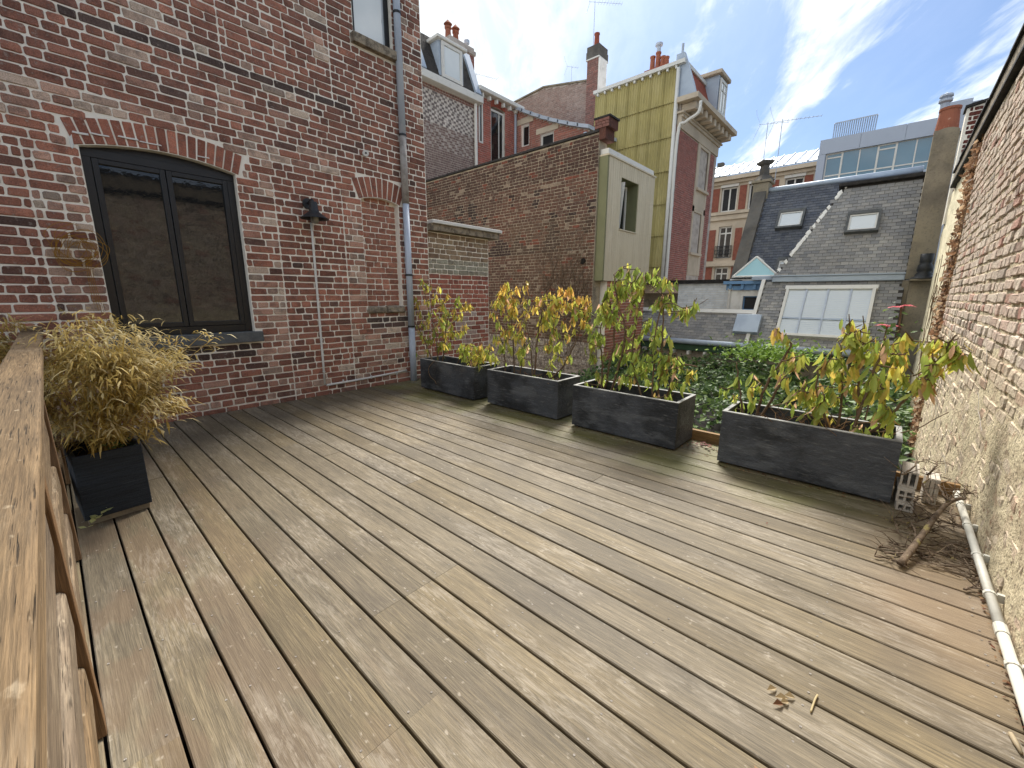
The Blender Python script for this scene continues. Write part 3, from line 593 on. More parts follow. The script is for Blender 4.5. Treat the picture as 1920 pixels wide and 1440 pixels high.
for i in range(4): mb.tube(smooth_pts([(.29+i*.01, YH-.03, 1.55), (.28+i*.012, YH-.03, 1.35), (.285+i*.02, YH-.025, 1.15-.05*i)], 4), .002, 4)
mb.build('dried_tendrils', 'yellow_vine', label='tangle of dry yellow tendrils hanging on the bricks left of the window', cat='dry vine')

# ================================================================== side wall on the right
sw = thing('side_wall', 'long rough lime-washed brick garden wall with a dark coping, right of the deck', 'wall', (3, YW, 0))
WX = 7.6; fr_w = Fr((WX, YW, 0), (-1, 0, 0), (0, 0, 1))         # a = WX - x
mb = MB(); da = .04; na, nb = int((WX+.6)/da), int((3.12+1.75)/da)
def lump(a, b):
    x = WX-a; lo = 1.15-.17*max(0, x-2.5)+.25*nz(x, b, 2, 1.1)     # thick render low down, thinning to bare brick above
    k = max(0, min(1, (lo-b)/.5))
    d = .004+.004*nz(x, b, 1, 6)+k*(.009+.010*nz(x, b, 5, 9)+.010*abs(nz(x, b, 7, 22)))
    return d
vs = [fr_w.pt(i*da, -1.75+j*da, lump(i*da, -1.75+j*da)) for j in range(nb+1) for i in range(na+1)]
mb.add(vs, [(j*(na+1)+i, j*(na+1)+i+1, (j+1)*(na+1)+i+1, (j+1)*(na+1)+i) for j in range(nb) for i in range(na)])
wall_r = mb.build('wall', 'render_cream', sw, smooth=True)
solid('wall_core', 'mortar_dark', sw, [(-1.5, WX-.002, YW-.30, YW-.002, -1.79, 3.12)])
CR, CRP, CRG = srgb(226, 210, 192), srgb(212, 182, 166), srgb(206, 192, 174)
def side_col(a, b, rng):
    n = nz(a, b, 4, 1.2); c = lerp(CR, CRP, .35+n*.8+rng.uniform(-.45, .4))
    c = lerp(c, CRG, rng.random()*.5)
    if rng.random() < .08: c = lerp(c, srgb(176, 112, 96), .6)
    if rng.random() < .06: c = lerp(c, SOOT, .5)
    if b < .9: c = lerp(c, srgb(206, 190, 160), .55)
    return mul(c, rng.uniform(.85, 1.1))
brickwork(wall_r, fr_w, .002, WX+.6, -1.7, 3.08, .0765, side_col, single=300, mt='pbrick', proud=.013, seed=23, jz=.007, joint=.016)
mb = MB(); rr = random.Random(8)
x = -1.5
while x < 11.3:
    L = rr.uniform(.5, .62); mb.box(x, x+L-.006, YW-.40, YW+.045+rr.uniform(-.006, .006), 3.435, 3.47+rr.uniform(-.004, .004)); x += L
mb.build('coping_slates', 'slate_cap', sw, bevel=.004)
solid('parapet_course', 'old_stone', sw, [(-1.5, 11.2, YW-.32, YW+.02, 3.165, 3.432)])
solid('shadow_strip', 'slate_cap', sw, [(-1.5, 11.0, YW-.32, YW+.055, 3.122, 3.162)], bevel=.003)  # black strip added as the shadow line under the parapet course

far = thing('cream_wall', 'cream lime-washed stretch of wall beyond the dry ivy, before the concrete chimney', 'wall', (9.5, YW, -1.8))
mb = MB(); na, nb = 60, 60; ff = Fr((12.1, YW-.012, -1.79), (-1, 0, 0), (0, 0, 1))
vs = [ff.pt(i*4.48/na, j*4.90/nb, .016*nz(i*.4, j*.4, 3)+.01*nz(i, j, 8)) for j in range(nb+1) for i in range(na+1)]
mb.add(vs, [(j*(na+1)+i, j*(na+1)+i+1, (j+1)*(na+1)+i+1, (j+1)*(na+1)+i) for j in range(nb) for i in range(na)])
mb.box(WX+.003, 12.1, YW-.28, YW-.04, -1.79, 3.11); mb.build('wall', 'cream_wall', far, smooth=False)

# brick upstand beyond the coping
up_ = thing('brick_upstand', 'short dark brick upstand with cement joints rising above the side wall coping', 'wall', (11.9, -.9, 3.4))
fu = Fr((11.6, -.50, 2.6), (0, -1, 0), (0, 0, 1))
mb = MB(); mb.add([fu.pt(0, 0), fu.pt(1.6, 0), fu.pt(1.6, 2.25), fu.pt(0, 1.95)], [(0, 1, 2, 3)]); mb.add([fu.pt(0, 0), fu.pt(0, 1.95), fu.pt(0, 1.95, -.35), fu.pt(0, 0, -.35)], [(0, 1, 2, 3)])
uwall = mb.build('wall', 'mortar', up_)
brickwork(uwall, fu, .03, 1.55, .0, 1.98, .0755, lambda a, b, r: mul(lerp(srgb(96, 52, 48), srgb(120, 66, 56), r.random()), r.uniform(.8, 1.1)), seed=6, joint=.018)
mb = MB(); mb.add([fu.pt(-.03, 1.955, .05), fu.pt(1.62, 2.265, .05), fu.pt(1.62, 2.265, -.36), fu.pt(-.03, 1.955, -.36), fu.pt(-.03, 1.995, .05), fu.pt(1.62, 2.305, .05), fu.pt(1.62, 2.305, -.36), fu.pt(-.03, 1.995, -.36)],
                 [(0, 1, 2, 3), (4, 7, 6, 5), (0, 4, 5, 1), (3, 2, 6, 7), (0, 3, 7, 4), (1, 5, 6, 2)]); mb.build('coping', 'slate_cap', up_)

# drain pipe along the foot of the side wall
wp = thing('waste_pipe', 'long white plastic pipe clipped along the foot of the side wall', 'pipe', (2, YW+.04, 0))
for (x0, x1) in ((-1.4, .55), (.55, 2.15), (2.15, 3.62)):
    mb = MB(); mb.tube([(x0+.001, YW+.052, .062), ((x0+x1)/2, YW+.052, .064), (x1-.001, YW+.052, .062)], .0165, 12); mb.build('pipe_section', 'pvc', wp, smooth=True)
for x in (.55, 2.15): mb = MB(); mb.tube([(x-.03, YW+.052, .062), (x+.03, YW+.052, .062)], .0195, 12); mb.build('coupling', 'pvc', wp)
for x in (.2, .9, 1.5, 1.95, 2.4, 2.75, 3.1, 3.4):
    mb = MB(); mb.tube([(x-.009, YW+.052, .062), (x+.009, YW+.052, .062)], .0205, 10); mb.box(x-.008, x+.008, YW+.004, YW+.034, .045, .078); mb.build('clip', 'pvc', wp)

# ================================================================== timber railing
rl = thing('railing', 'weathered timber railing with cracked flat top rail, left of the deck', 'railing', (-.095, 2.5, 0))
def rounded(mb, x0, x1, z0, z1, y0, y1, r, n=4):
    pr = []
    for cx, cz, a0 in ((x1-r, z1-r, 0), (x0+r, z1-r, 90), (x0+r, z0+r, 180), (x1-r, z0+r, 270)):
        for k in range(n+1): a = math.radians(a0+90*k/n); pr.append((cx+r*math.cos(a), cz+r*math.sin(a)))
    m_ = len(pr); ny = 14
    vs = [(x+.0015*nz(x*30, y*2, i), y, z+.002*nz(z*30, y*2, i+7)) for y in [y0+(y1-y0)*q/ny for q in range(ny+1)] for i, (x, z) in enumerate(pr)]
    mb.add(vs, [(q*m_+i, (q+1)*m_+i, (q+1)*m_+(i+1) % m_, q*m_+(i+1) % m_) for q in range(ny) for i in range(m_)]+[tuple(range(m_)), tuple(range((ny+1)*m_-1, ny*m_-1, -1))])
mb = MB(); rounded(mb, -.150, -.045, .945, .988, -1.2, 5.13, .007); mb.build('top_rail', 'rail', rl, smooth=False)
for y in (-.9, .3, 1.5, 2.7, 3.9, 5.06):
    mb = MB(); mb.box(-.125, -.070, y, y+.085, .003, .942); mb.build('post', 'post', rl, bevel=.004)
for z in (.725, .49, .255):
    for y0, y1 in ((-.812, .298), (.388, 1.498), (1.588, 2.698), (2.788, 3.898), (3.988, 5.058)):
        mb = MB(); rounded(mb, -.116, -.080, z-.125, z, y0, y1, .016); mb.build('slat', 'rail', rl, smooth=False)

# ================================================================== planters and their shrubs
def planter(y0, y1, label, x0=3.27, x1=3.67, h=.41, group='slate-look planters along the garden edge'):
    t = thing('planter', label, 'planter', (x0+.2, (y0+y1)/2, 0), group)
    mb = MB(); tk = .026; zf = .018
    o = [(x0, y0), (x1, y0), (x1, y1), (x0, y1)]; i_ = [(x0+tk, y0+tk), (x1-tk, y0+tk), (x1-tk, y1-tk), (x0+tk, y1-tk)]
    vs = [(a, b, zf) for a, b in o]+[(a, b, h) for a, b in o]+[(a, b, h) for a, b in i_]+[(a, b, .06) for a, b in i_]
    mb.add(vs, [(3, 2, 1, 0)]+[(k, (k+1) % 4, 4+(k+1) % 4, 4+k) for k in range(4)]+[(8+k, 8+(k+1) % 4, 12+(k+1) % 4, 12+k) for k in range(4)]+[(12, 13, 14, 15)])
    mb.build('body', 'planter', t)
    mb = MB(); e = .0015; ro = [(x0-e, y0-e), (x1+e, y0-e), (x1+e, y1+e), (x0-e, y1+e)]; ri = [(x0+tk+e, y0+tk+e), (x1-tk-e, y0+tk+e), (x1-tk-e, y1-tk-e), (x0+tk+e, y1-tk-e)]
    mb.add([(a, b, h-.004) for a, b in ro]+[(a, b, h+.002) for a, b in ro]+[(a, b, h+.002) for a, b in ri]+[(a, b, h-.004) for a, b in ri], [(r*4+k, r*4+(k+1) % 4, r*4+4+(k+1) % 4, r*4+4+k) for r in range(3) for k in range(4)]); mb.build('rim', 'planter_rim', t, bevel=.0015)
    mb = MB()
    for (a, b) in ((x0+.03, y0+.04), (x1-.09, y0+.04), (x0+.03, y1-.1), (x1-.09, y1-.1)): mb.box(a, a+.06, b, b+.06, .002, .0178)
    mb.build('feet', 'black_frame', t)
    n = 10; mb = MB(); sx, sy = x1-x0-2*tk, y1-y0-2*tk
    vs = [(x0+tk+sx*i/n, y0+tk+sy*j/n, h-.085+.018*nz(i*.7+y0, j*.7, 4)) for j in range(n+1) for i in range(n+1)]
    mb.add(vs, [(j*(n+1)+i, j*(n+1)+i+1, (j+1)*(n+1)+i+1, (j+1)*(n+1)+i) for j in range(n) for i in range(n)]); mb.build('soil', 'soil', t)
    return t
planter(3.555, 4.615, 'slate-look planter nearest the house downpipe, with a pale string over its front')
planter(2.355, 3.355, 'slate-look planter second from the brick house, between two others', 3.30, 3.70)
planter(1.150, 2.155, 'slate-look planter third from the house, beside the gap showing the timber edging')
planter(-.165, .825, 'slate-look planter on its own next to the lime-washed side wall')

LEAVES = []
for k in range(7):
    rr = random.Random(60+k); mb = MB(); L = 1.0; W = rr.uniform(.25, .35); fold = rr.uniform(.05, .2); curl = rr.uniform(.05, .28); sq = rr.uniform(-.08, .08)
    prof = [(0, .06), (.14, .5), (.34, .92), (.56, 1.0), (.78, .72), (.92, .34), (1.0, .02)]
    vs = []
    for t, wd in prof:
        z = -curl*t*t; y = sq*math.sin(t*3)
        vs += [(t*L, y-wd*W/2, z+fold*wd*.5), (t*L, y, z-.0), (t*L, y+wd*W/2, z+fold*wd*.5)]
    fs = []
    for i in range(len(prof)-1):
        a, b = i*3, i*3+3; fs += [(a, b, b+1, a+1), (a+1, b+1, b+2, a+2)]
    mb.add(vs, fs); LEAVES.append(mb.mesh('leaf', 'leaf', True))
GRN, LIM, YEL, ORG, RUS, PIN = srgb(128, 150, 66), srgb(186, 200, 98), srgb(224, 204, 94), srgb(226, 176, 102), srgb(180, 128, 88), srgb(230, 180, 158)
EXTRA = [None, 0]
def leaf_obj(parent, p, d, droop, size, col, rng):
    d = Vector(d).normalized(); d = (d*(1-droop)+Vector((0, 0, -1))*droop).normalized()
    side = d.cross(Vector((0, 0, 1))); side = side.normalized() if side.length > .05 else Vector((0, 1, 0))
    rot = Matrix((d, side, d.cross(side))).transposed()
    rot = Matrix.Rotation(rng.uniform(-.9, .9), 3, d) @ rot
    m_ = (rot @ Matrix.Diagonal((size, size, size))).to_4x4(); m_.translation = p
    me = rng.choice(LEAVES); EXTRA[1] += 1
    if EXTRA[1] > 300: EXTRA[0].add([tuple(m_ @ v.co) for v in me.vertices], [tuple(f.vertices) for f in me.polygons], col); return
    o = bpy.data.objects.new('leaf', me); o.matrix_world = m_; o.color = (*col, 1); COL.objects.link(o); adopt(o, parent)
def shrub(name, label, XP, base, stems, whorls, nleaf, size, ox, sc_, seed, warm, yb, droop=(.62, .99), group='evergreen shrubs in the planters', bare=()):
    """stems and leaf rosettes measured in photo pixels (crop origin ox, scale sc_) on the planter's centre plane"""
    rng = random.Random(seed); to = lambda p, X=None: at_x(ox[0]+p[0]*sc_, ox[1]+p[1]*sc_, X or XP)
    t = thing(name, label, 'shrub', (XP, base, .33), group)
    wood_ = MB(); nodes = []
    for S in stems:
        dx = rng.uniform(-.09, .09); P = [to(p) for p in S]; P[0].z = min(P[0].z, .33); nP = len(P)
        for i, p in enumerate(P): p.x += dx*(1+.3*i)
        P[0].x = max(XP-.15, min(XP+.15, P[0].x))
        Q = smooth_pts(P, 5); r0 = rng.uniform(.008, .0115)
        for q in Q: q += Vector((rng.uniform(-.006, .006), rng.uniform(-.006, .006), 0))
        wood_.tube(Q, [r0*(1-.62*i/len(Q)) for i in range(len(Q))], 6); nodes += Q
    tips = []; near = [((a[0]+b[0])/2+rng.gauss(0, 12), (a[1]+b[1])/2+rng.gauss(0, 12)) for i, a in enumerate(whorls) for b in whorls[i+1:] if 40 < math.hypot(a[0]-b[0], a[1]-b[1]) < 105 and rng.random() < .42]
    whorls = whorls+[(a+rng.gauss(0, 42), b+rng.gauss(0, 38)) for a, b in whorls if rng.random() < .6]+near
    for wp_ in whorls:
        p = to(wp_, XP+rng.uniform(-.17, .17))
        c = [q for q in nodes if q.z < p.z+.01] or nodes
        q = min(c, key=lambda v: (v-p).length+.35*max(0, v.z-p.z+.05)); L = (q-p).length
        if L > .012:
            mid = q.lerp(p, .55)+Vector((rng.uniform(-.02, .02), rng.uniform(-.02, .02), -.05*L)); Q = smooth_pts([q, mid, p], 4)
            wood_.tube(Q, [.0052-.0026*i/len(Q) for i in range(len(Q))], 5); nodes.extend(Q[2:])
        tips.append((p, (p-q).normalized() if L > .012 else Vector((0, 0, 1))))
    for S in bare: wood_.tube(smooth_pts([to(p, XP+.02) for p in S], 4), [.004-.0025*i/(len(S)*4) for i in range((len(S)-1)*4+1)], 5)
    wood_.build('stems', 'bark', t, smooth=True)
    st = t; EXTRA[0] = MB(); EXTRA[1] = 0; rng.shuffle(tips); zmin = min(p.z for p, _ in tips); zmax = max(p.z for p, _ in tips)
    for p, d in tips:
        n = max(2, nleaf+rng.choice((-2, -1, 0, 0, 1))); a0 = rng.uniform(0, 6.28); hh = (p.z-zmin)/(zmax-zmin+.01)
        wm = warm(hh, p)+rng.uniform(-.25, .25)
        for k in range(n):
            a = a0+k*6.283/n+rng.uniform(-.35, .35)
            c = lerp(GRN, LIM, rng.random())
            x = wm+rng.uniform(-.3, .3)
            if x > .35: c = lerp(c, YEL, (x-.35)*1.8)
            if x > .7: c = lerp(c, ORG, (x-.7)*2.2*rng.random()+.2)
            if rng.random() < .07: c = lerp(c, RUS, .7)
            if rng.random() < .04: c = lerp(c, PIN, .8)
            leaf_obj(st, p-d*rng.uniform(0, .07)+Vector((rng.gauss(0, .012), rng.gauss(0, .016), rng.uniform(-.03, .02))), (math.cos(a), math.sin(a), rng.uniform(.0, .5)), rng.uniform(*droop), size*rng.uniform(.5, 1.2), mul(c, rng.uniform(.8, 1.15)), rng)
    for k in range(150):                   # side leaves along the twigs
        q = rng.choice(nodes); a = rng.uniform(0, 6.28)
        if q.z < .47: continue
        c = lerp(lerp(GRN, LIM, rng.random()), YEL, max(0, warm((q.z-zmin)/(zmax-zmin+.01), q)-.3)*rng.random()*1.6)
        leaf_obj(st, q, (math.cos(a), math.sin(a), rng.uniform(-.2, .6)), rng.uniform(*droop), size*rng.uniform(.6, 1.0), mul(c, rng.uniform(.8, 1.15)), rng)
    if EXTRA[0].v: EXTRA[0].build('leaf_mass', 'big_tone_leaf', t, smooth=True, kind='stuff')
Z1 = ((760, 480), .3021); Z4 = ((1300, 540), .3056)
w1 = [(160,180),(215,190),(130,270),(190,260),(330,250),(360,310),(230,300),(280,340),(160,340),(240,390),(340,370),(200,420),(290,420),(110,400),(75,270),(90,490),(180,510),(240,470),(300,470),(370,460),(230,550),(280,530),(340,560),(390,550),(400,600),(440,560),(450,620),(480,540),(500,600),(520,620),(460,670),(120,570),(60,600),(520,540),(350,610),(430,640)]
shrub('rhododendron', 'smaller-leaved olive and russet shrub in the planter by the downpipe', 3.46, 4.1, [[(240,640),(230,480),(200,330),(180,220)],[(260,640),(290,470),(330,330)],[(300,650),(380,560),(480,500)],[(340,660),(420,610),(500,590)],[(200,640),(150,520),(110,420)]], w1, 9, .088, *Z1, 31, lambda h, p: .42+.25*h, 0)
w2 = [(600,180),(640,170),(700,190),(580,240),(640,270),(690,250),(600,300),(660,300),(690,340),(540,350),(570,430),(640,420),(700,410),(620,500),(560,520),(600,560),(770,260),(760,350),(840,260),(880,250),(860,340),(920,300),(950,260),(1030,190),(980,220),(1000,290),(1060,260),(1100,240),(1140,260),(1120,320),(1050,340),(960,390),(890,400),(820,400),(930,460),(1000,480),(900,540),(940,560),(920,610),(1030,600),(780,540),(720,480),(890,690),(540,280),(1110,400),(1160,420),(700,590),(540,600)]
shrub('rhododendron', 'orange-topped shrub with two slender trunks in the second planter from the house', 3.50, 2.85, [[(820,730),(815,600),(800,450),(770,300)],[(820,680),(850,500),(880,360),(900,280)],[(880,750),(980,680),(1040,560),(1090,440),(1110,320)],[(660,700),(650,560),(630,400),(620,220)],[(680,700),(700,560),(700,420)],[(600,690),(590,600),(560,500),(545,350)]], w2, 8, .096, *Z1, 32, lambda h, p: .12+.85*h, 0)
w3 = [(1340,70),(1400,50),(1460,80),(1320,150),(1380,140),(1280,170),(1250,220),(1360,210),(1430,170),(1480,130),(1215,310),(1270,300),(1330,260),(1400,290),(1440,240),(1190,360),(1150,360),(1240,370),(1300,340),(1390,340),(1430,420),(1350,500),(1330,560),(1470,480),(1560,80),(1590,140),(1640,150),(1570,290),(1540,290),(1650,250),(1680,290),(1790,310),(1750,340),(1530,380),(1600,430),(1650,490),(1540,500),(1390,590),(1440,600),(1290,400),(1150,470),(1200,480),(1140,540),(1160,620),(1180,720),(1250,600),(1500,600),(1540,660),(1480,690),(1400,690),(1600,590),(1640,620),(1680,600),(1700,690),(1790,710),(1620,720),(1680,780),(1500,760),(1360,740),(1560,840),(1660,850),(1110,780),(1320,820)]
shrub('rhododendron', 'tallest and greenest shrub, reaching above the tiled roof, in the third planter', 3.47, 1.65, [[(1230,800),(1270,640),(1290,500),(1270,340),(1250,230)],[(1300,790),(1390,560),(1400,420),(1370,280),(1360,120)],[(1570,860),(1590,640),(1600,440),(1600,250),(1560,120)],[(1560,860),(1575,650),(1590,480),(1650,300),(1780,320)],[(1480,850),(1420,640),(1440,420),(1500,220)],[(1600,850),(1660,700),(1780,700)],[(1200,790),(1190,640),(1170,480),(1200,360)]], w3, 8, .092, *Z1, 33, lambda h, p: .10+.14*h+(.5 if (p-at_x(1302, 694, 3.47)).length < .12 else 0), 0, bare=[[(1650,345),(1720,340),(1790,320),(1880,265)],[(1780,320),(1810,260)],[(1600,250),(1500,160),(1490,100)]])
w4 = [(500,250),(570,280),(640,400),(600,430),(520,500),(490,480),(260,540),(370,560),(350,610),(590,550),(620,620),(615,690),(240,650),(280,740),(940,230),(980,250),(1050,240),(880,310),(1030,350),(850,390),(840,460),(920,430),(900,500),(1180,290),(1110,310),(1150,360),(1180,400),(1330,300),(1260,380),(1310,400),(1270,490),(1080,490),(1150,540),(1120,560),(1080,640),(1170,620),(1170,720),(1120,740),(1140,790),(800,600),(840,650),(870,610),(730,670),(710,610),(690,560),(740,740),(800,700),(960,580),(990,280),(1480,330),(1530,320),(1630,310),(1580,390),(1640,400),(1690,410),(1470,400),(1430,440),(1500,470),(1350,540),(1400,540),(1440,560),(1210,870),(1050,850),(1000,830),(400,770)]
shrub('rhododendron', 'sparse bronze and yellow shrub with a branch reaching over to the side wall', 3.46, .3, [[(960,890),(1010,760),(1015,600),(990,400),(960,260)],[(880,870),(900,720),(910,560),(900,400)],[(980,890),(1130,850),(1270,700),(1400,560),(1530,380),(1600,280)],[(380,790),(430,620),(510,480),(590,360),(540,310),(500,260)],[(300,760),(280,650),(260,540),(250,460)],[(850,860),(770,640),(770,500)],[(970,880),(1060,640),(1140,420),(1180,300)],[(400,790),(520,600),(550,540)]], w4, 6, .104, *Z4, 34, lambda h, p: .26+.36*h, 0, bare=[[(1540,390),(1640,370),(1710,400)],[(1230,900),(1380,860),(1470,810),(1570,760)],[(1350,530),(1280,440),(1230,370)],[(960,270),(955,160)],[(1050,250),(1040,170)]])
# dry twiggy weeds in planter soil
rr = random.Random(71)
def weeds(name, label, x0, x1, y0, y1, n, h):
    mb = MB()
    for i in range(n):
        p = Vector((rr.uniform(x0, x1), rr.uniform(y0, y1), .32)); a = rr.uniform(0, 6.28); k = rr.uniform(.4, 1)*h
        P = [p]
        for j in range(4): a += rr.uniform(-1.4, 1.4); P.append(P[-1]+Vector((math.cos(a)*k*.3, math.sin(a)*k*.3, k*rr.uniform(.02, .4))))
        mb.tube(smooth_pts(P, 3), .0016, 4, lerp(srgb(120, 88, 60), srgb(158, 128, 92), rr.random()))
    mb.build(name, 'dry_leaf', label=label, cat='weeds', kind='stuff')
weeds('dry_weeds', 'dry brown weeds curling in the soil of the planter by the side wall', 3.32, 3.62, -.05, .55, 60, .16)
weeds('dry_weeds', 'dry stalks in the soil of the second planter from the house', 3.35, 3.65, 2.42, 3.1, 34, .10)
mb = MB(); mb.tube(smooth_pts([(3.29, 4.30, .413), (3.262, 4.31, .40), (3.262, 4.42, .30), (3.262, 4.40, .20), (3.262, 4.30, .15), (3.262, 4.27, .11)], 5), .003, 5)
mb.build('string', 'kerb', label='pale string trailing down the front of the planter nearest the downpipe', cat='string', smooth=True)

# ================================================================== dry bamboo in its square pot
pt = thing('plant_pot', 'square dark slate-look pot standing by the railing', 'pot', (.09, 3.27, 0))
mb = MB(); c4, s4 = math.cos(.06), math.sin(.06)
def pc(a, b, z): return (.095+a*c4-b*s4, 3.27+a*s4+b*c4, z)
def ring(hx, hy, z): return [pc(-hx, -hy, z), pc(hx, -hy, z), pc(hx, hy, z), pc(-hx, hy, z)]
vs = ring(.142, .178, .035)+ring(.142, .178, .40)+ring(.122, .158, .40)+ring(.115, .15, .10)
mb.add(vs, [(3, 2, 1, 0)]+[(r*4+k, r*4+(k+1) % 4, r*4+4+(k+1) % 4, r*4+4+k) for r in range(3) for k in range(4)]+[(12, 13, 14, 15)]); mb.build('body', 'pot', pt, bevel=.004)
mb = MB(); vs = ring(.128, .162, .002)+ring(.13, .165, .034); mb.add(vs, [(k, (k+1) % 4, 4+(k+1) % 4, 4+k) for k in range(4)]+[(4, 5, 6, 7), (3, 2, 1, 0)]); mb.build('foot', 'cement', pt)
mb = MB(); mb.add(ring(.12, .156, .33), [(0, 1, 2, 3)]); mb.build('soil', 'soil', pt)
STRAW = [srgb(224, 202, 138), srgb(210, 184, 112), srgb(190, 162, 90), srgb(234, 220, 176), srgb(170, 150, 80)]
def strap(mb, p, d, L, W, col, rng):
    d = Vector(d).normalized(); s = d.cross(Vector((rng.uniform(-.3, .3), rng.uniform(-.3, .3), 1))); s = s.normalized() if s.length > .01 else Vector((1, 0, 0))
    vs = []; q = Vector(p)
    for i, wd in enumerate((.35, 1, .75, .05)):
        vs += [tuple(q-s*W*wd/2), tuple(q+s*W*wd/2)]; q = q+d*(L/3); d = (d+Vector((rng.uniform(-.2, .2), rng.uniform(-.2, .2), -.42))).normalized()
    mb.add(vs, [(0, 1, 3, 2), (2, 3, 5, 4), (4, 5, 7, 6)], col)
def bamboo(name, label, c, rad, n, ncane, base, seed, extra=()):
    rng = random.Random(seed); t = thing(name, label, 'bamboo', base, 'dried bamboos by the railing'); canes = MB(); fol = MB(); c = Vector(c)
    tops = []
    for i in range(ncane):
        a = rng.uniform(0, 6.28); k = rng.random()**.5
        tip = c+Vector((math.cos(a)*rad[0]*k*.85, math.sin(a)*rad[1]*k*.85, rad[2]*rng.uniform(-.1, .9)*(1-.5*k)))
        b = Vector(base)+Vector((rng.uniform(-.07, .07), rng.uniform(-.08, .08), 0)); tops.append((b, tip))
        canes.tube(smooth_pts([b, b.lerp(tip, .5)+Vector((0, 0, .06)), tip], 4), [.0032-.0002*j for j in range(9)], 5, lerp(STRAW[1], STRAW[2], rng.random()))
    for e in extra:
        e = Vector(e); b = Vector(base); canes.tube(smooth_pts([b, b.lerp(e, .55)+Vector((0, 0, .05)), e], 4), .0022, 4, STRAW[1]); tops.append((b.lerp(e, .75), e))
        for k in range(16): strap(fol, e+Vector((rng.gauss(0, .022), rng.gauss(0, .022), rng.uniform(-.09, .02))), (rng.gauss(0, 1), rng.gauss(0, 1), rng.uniform(-.3, .6)), rng.uniform(.05, .09), .010, rng.choice(STRAW), rng)
    clumps = []
    for i in range(n//95):
        v = Vector((rng.gauss(0, 1), rng.gauss(0, 1), rng.gauss(0, 1))).normalized(); k = rng.uniform(.25, 1.0)**.6*rng.uniform(.86, 1.14)
        clumps.append((c+Vector((v.x*rad[0], v.y*rad[1], v.z*rad[2]))*k, v, k, rng.uniform(.05, .10)))
    for (cp, v, k, cr) in clumps:
        canes.tube([Vector(base).lerp(cp, .45)+Vector((0, 0, .04)), cp], [.002, .001], 4, STRAW[2])
        tint = rng.uniform(.8, 1.12); cbase = rng.choice(STRAW); lush = max(0, .8-k)*.9+max(0, (c.z-cp.z)/rad[2])*.25
        for q in range(95):
            p = cp+Vector((rng.gauss(0, cr*.62), rng.gauss(0, cr*.62), rng.gauss(0, cr*.5)))
            col = lerp(lerp(cbase, rng.choice(STRAW), .6), srgb(118, 116, 54), lush*rng.random())
            strap(fol, p, (v.x+rng.gauss(0, .8), v.y+rng.gauss(0, .8), rng.uniform(-.8, .7)), rng.uniform(.04, .10), rng.uniform(.006, .012), mul(col, rng.uniform(.7, 1.1)*tint), rng)
    canes.build('canes', 'dry_leaf', t); fol.build('foliage', 'dry_leaf', t, kind='stuff')
bamboo('bamboo', 'bushy straw-yellow dried bamboo growing in the square dark pot', (.185, 3.32, .745), (.345, .33, .36), 7600, 32, (.09, 3.27, .33), 41, [(.10, 3.3, 1.14), (.15, 3.36, 1.12), (.05, 3.3, 1.06), (.46, 3.35, 1.0), (.66, 3.3, 1.0), (.33, 3.3, 1.02), (.55, 3.4, .97), (.02, 3.2, 1.0), (.72, 3.3, .97)])
bamboo('bamboo', 'second dried bamboo behind the railing, at the edge of the photo', (-.36, 4.45, .80), (.22, .38, .34), 3600, 16, (-.50, 4.4, -.05), 42)
mb = MB(); mb.box(-.70, -.30, 4.2, 4.6, -.345, -.05); mb.build('plant_pot', 'pot', bevel=.004, label='square pot of the bamboo standing behind the railing', cat='pot')
mb = MB(); rr = random.Random(9)
for i in range(22):
    p = Vector((.16+rr.uniform(-.06, .07), 3.12+rr.uniform(-.01, .09), .38+rr.uniform(-.04, .05)))
    for q in range(3):
        a = rr.uniform(0, 6.28); d = Vector((math.cos(a), math.sin(a), .25)); s = d.cross(Vector((0, 0, 1))).normalized()
        mb.add([tuple(p), tuple(p+d*.012+s*.010), tuple(p+d*.026), tuple(p+d*.012-s*.010)], [(0, 1, 2, 3)], lerp(srgb(70, 104, 52), srgb(112, 140, 76), rr.random()))
mb.build('clover', 'tone_leaf', label='small green weed sprouting inside the rim of the bamboo pot', cat='weed')
mb = MB(); rr = random.Random(10)
for i in range(11):
    p = Vector((-.035+i*.009, 3.035+i*.004+rr.uniform(-.012, .012), .02+i*.006)); a = rr.uniform(0, 6.28); d = Vector((math.cos(a), math.sin(a), .3)); s = d.cross(Vector((0, 0, 1))).normalized()
    mb.add([tuple(p), tuple(p+d*.018+s*.014), tuple(p+d*.036), tuple(p+d*.018-s*.014)], [(0, 1, 2, 3)], lerp(srgb(170, 176, 120), srgb(196, 190, 130), rr.random()))
mb.build('ivy_sprig', 'tone_leaf', label='pale sprig of ivy lying at the foot of the bamboo pot', cat='sprig')

# ================================================================== blocks, dead branch and litter in the corner
def hollow(name, label, o, L, W, H, nx, nz_, rz=0.0, ry=0.0):
    """perforated block: honeycomb end facing -x, built from walls"""
    mb = MB(); t = .011
    for i in range(nx+1): y = (W-t)*i/nx; mb.box(0, L, y, y+t, 0, H)
    for j in range(nz_+1):
        z = (H-t)*j/nz_
        for i in range(nx): y = (W-t)*i/nx+t; mb.box(0, L, y+.0005, y+(W-t)/nx-t-.0005, z+.0004, z+t-.0004)
    mb.box(L*.5, L*.52, .002, W-.002, .002, H-.002)
    o_ = mb.build(name, 'hollow', label=label, cat='block', group='hollow blocks by the last planter'); o_.matrix_world = Matrix.Translation(o) @ Matrix.Rotation(rz, 4, 'Z') @ Matrix.Rotation(ry, 4, 'Y')
hollow('hollow_block', 'lower pale hollow clay block on the deck at the corner of the last planter', (3.235, -.268, .002), .22, .076, .046, 2, 1, .05)
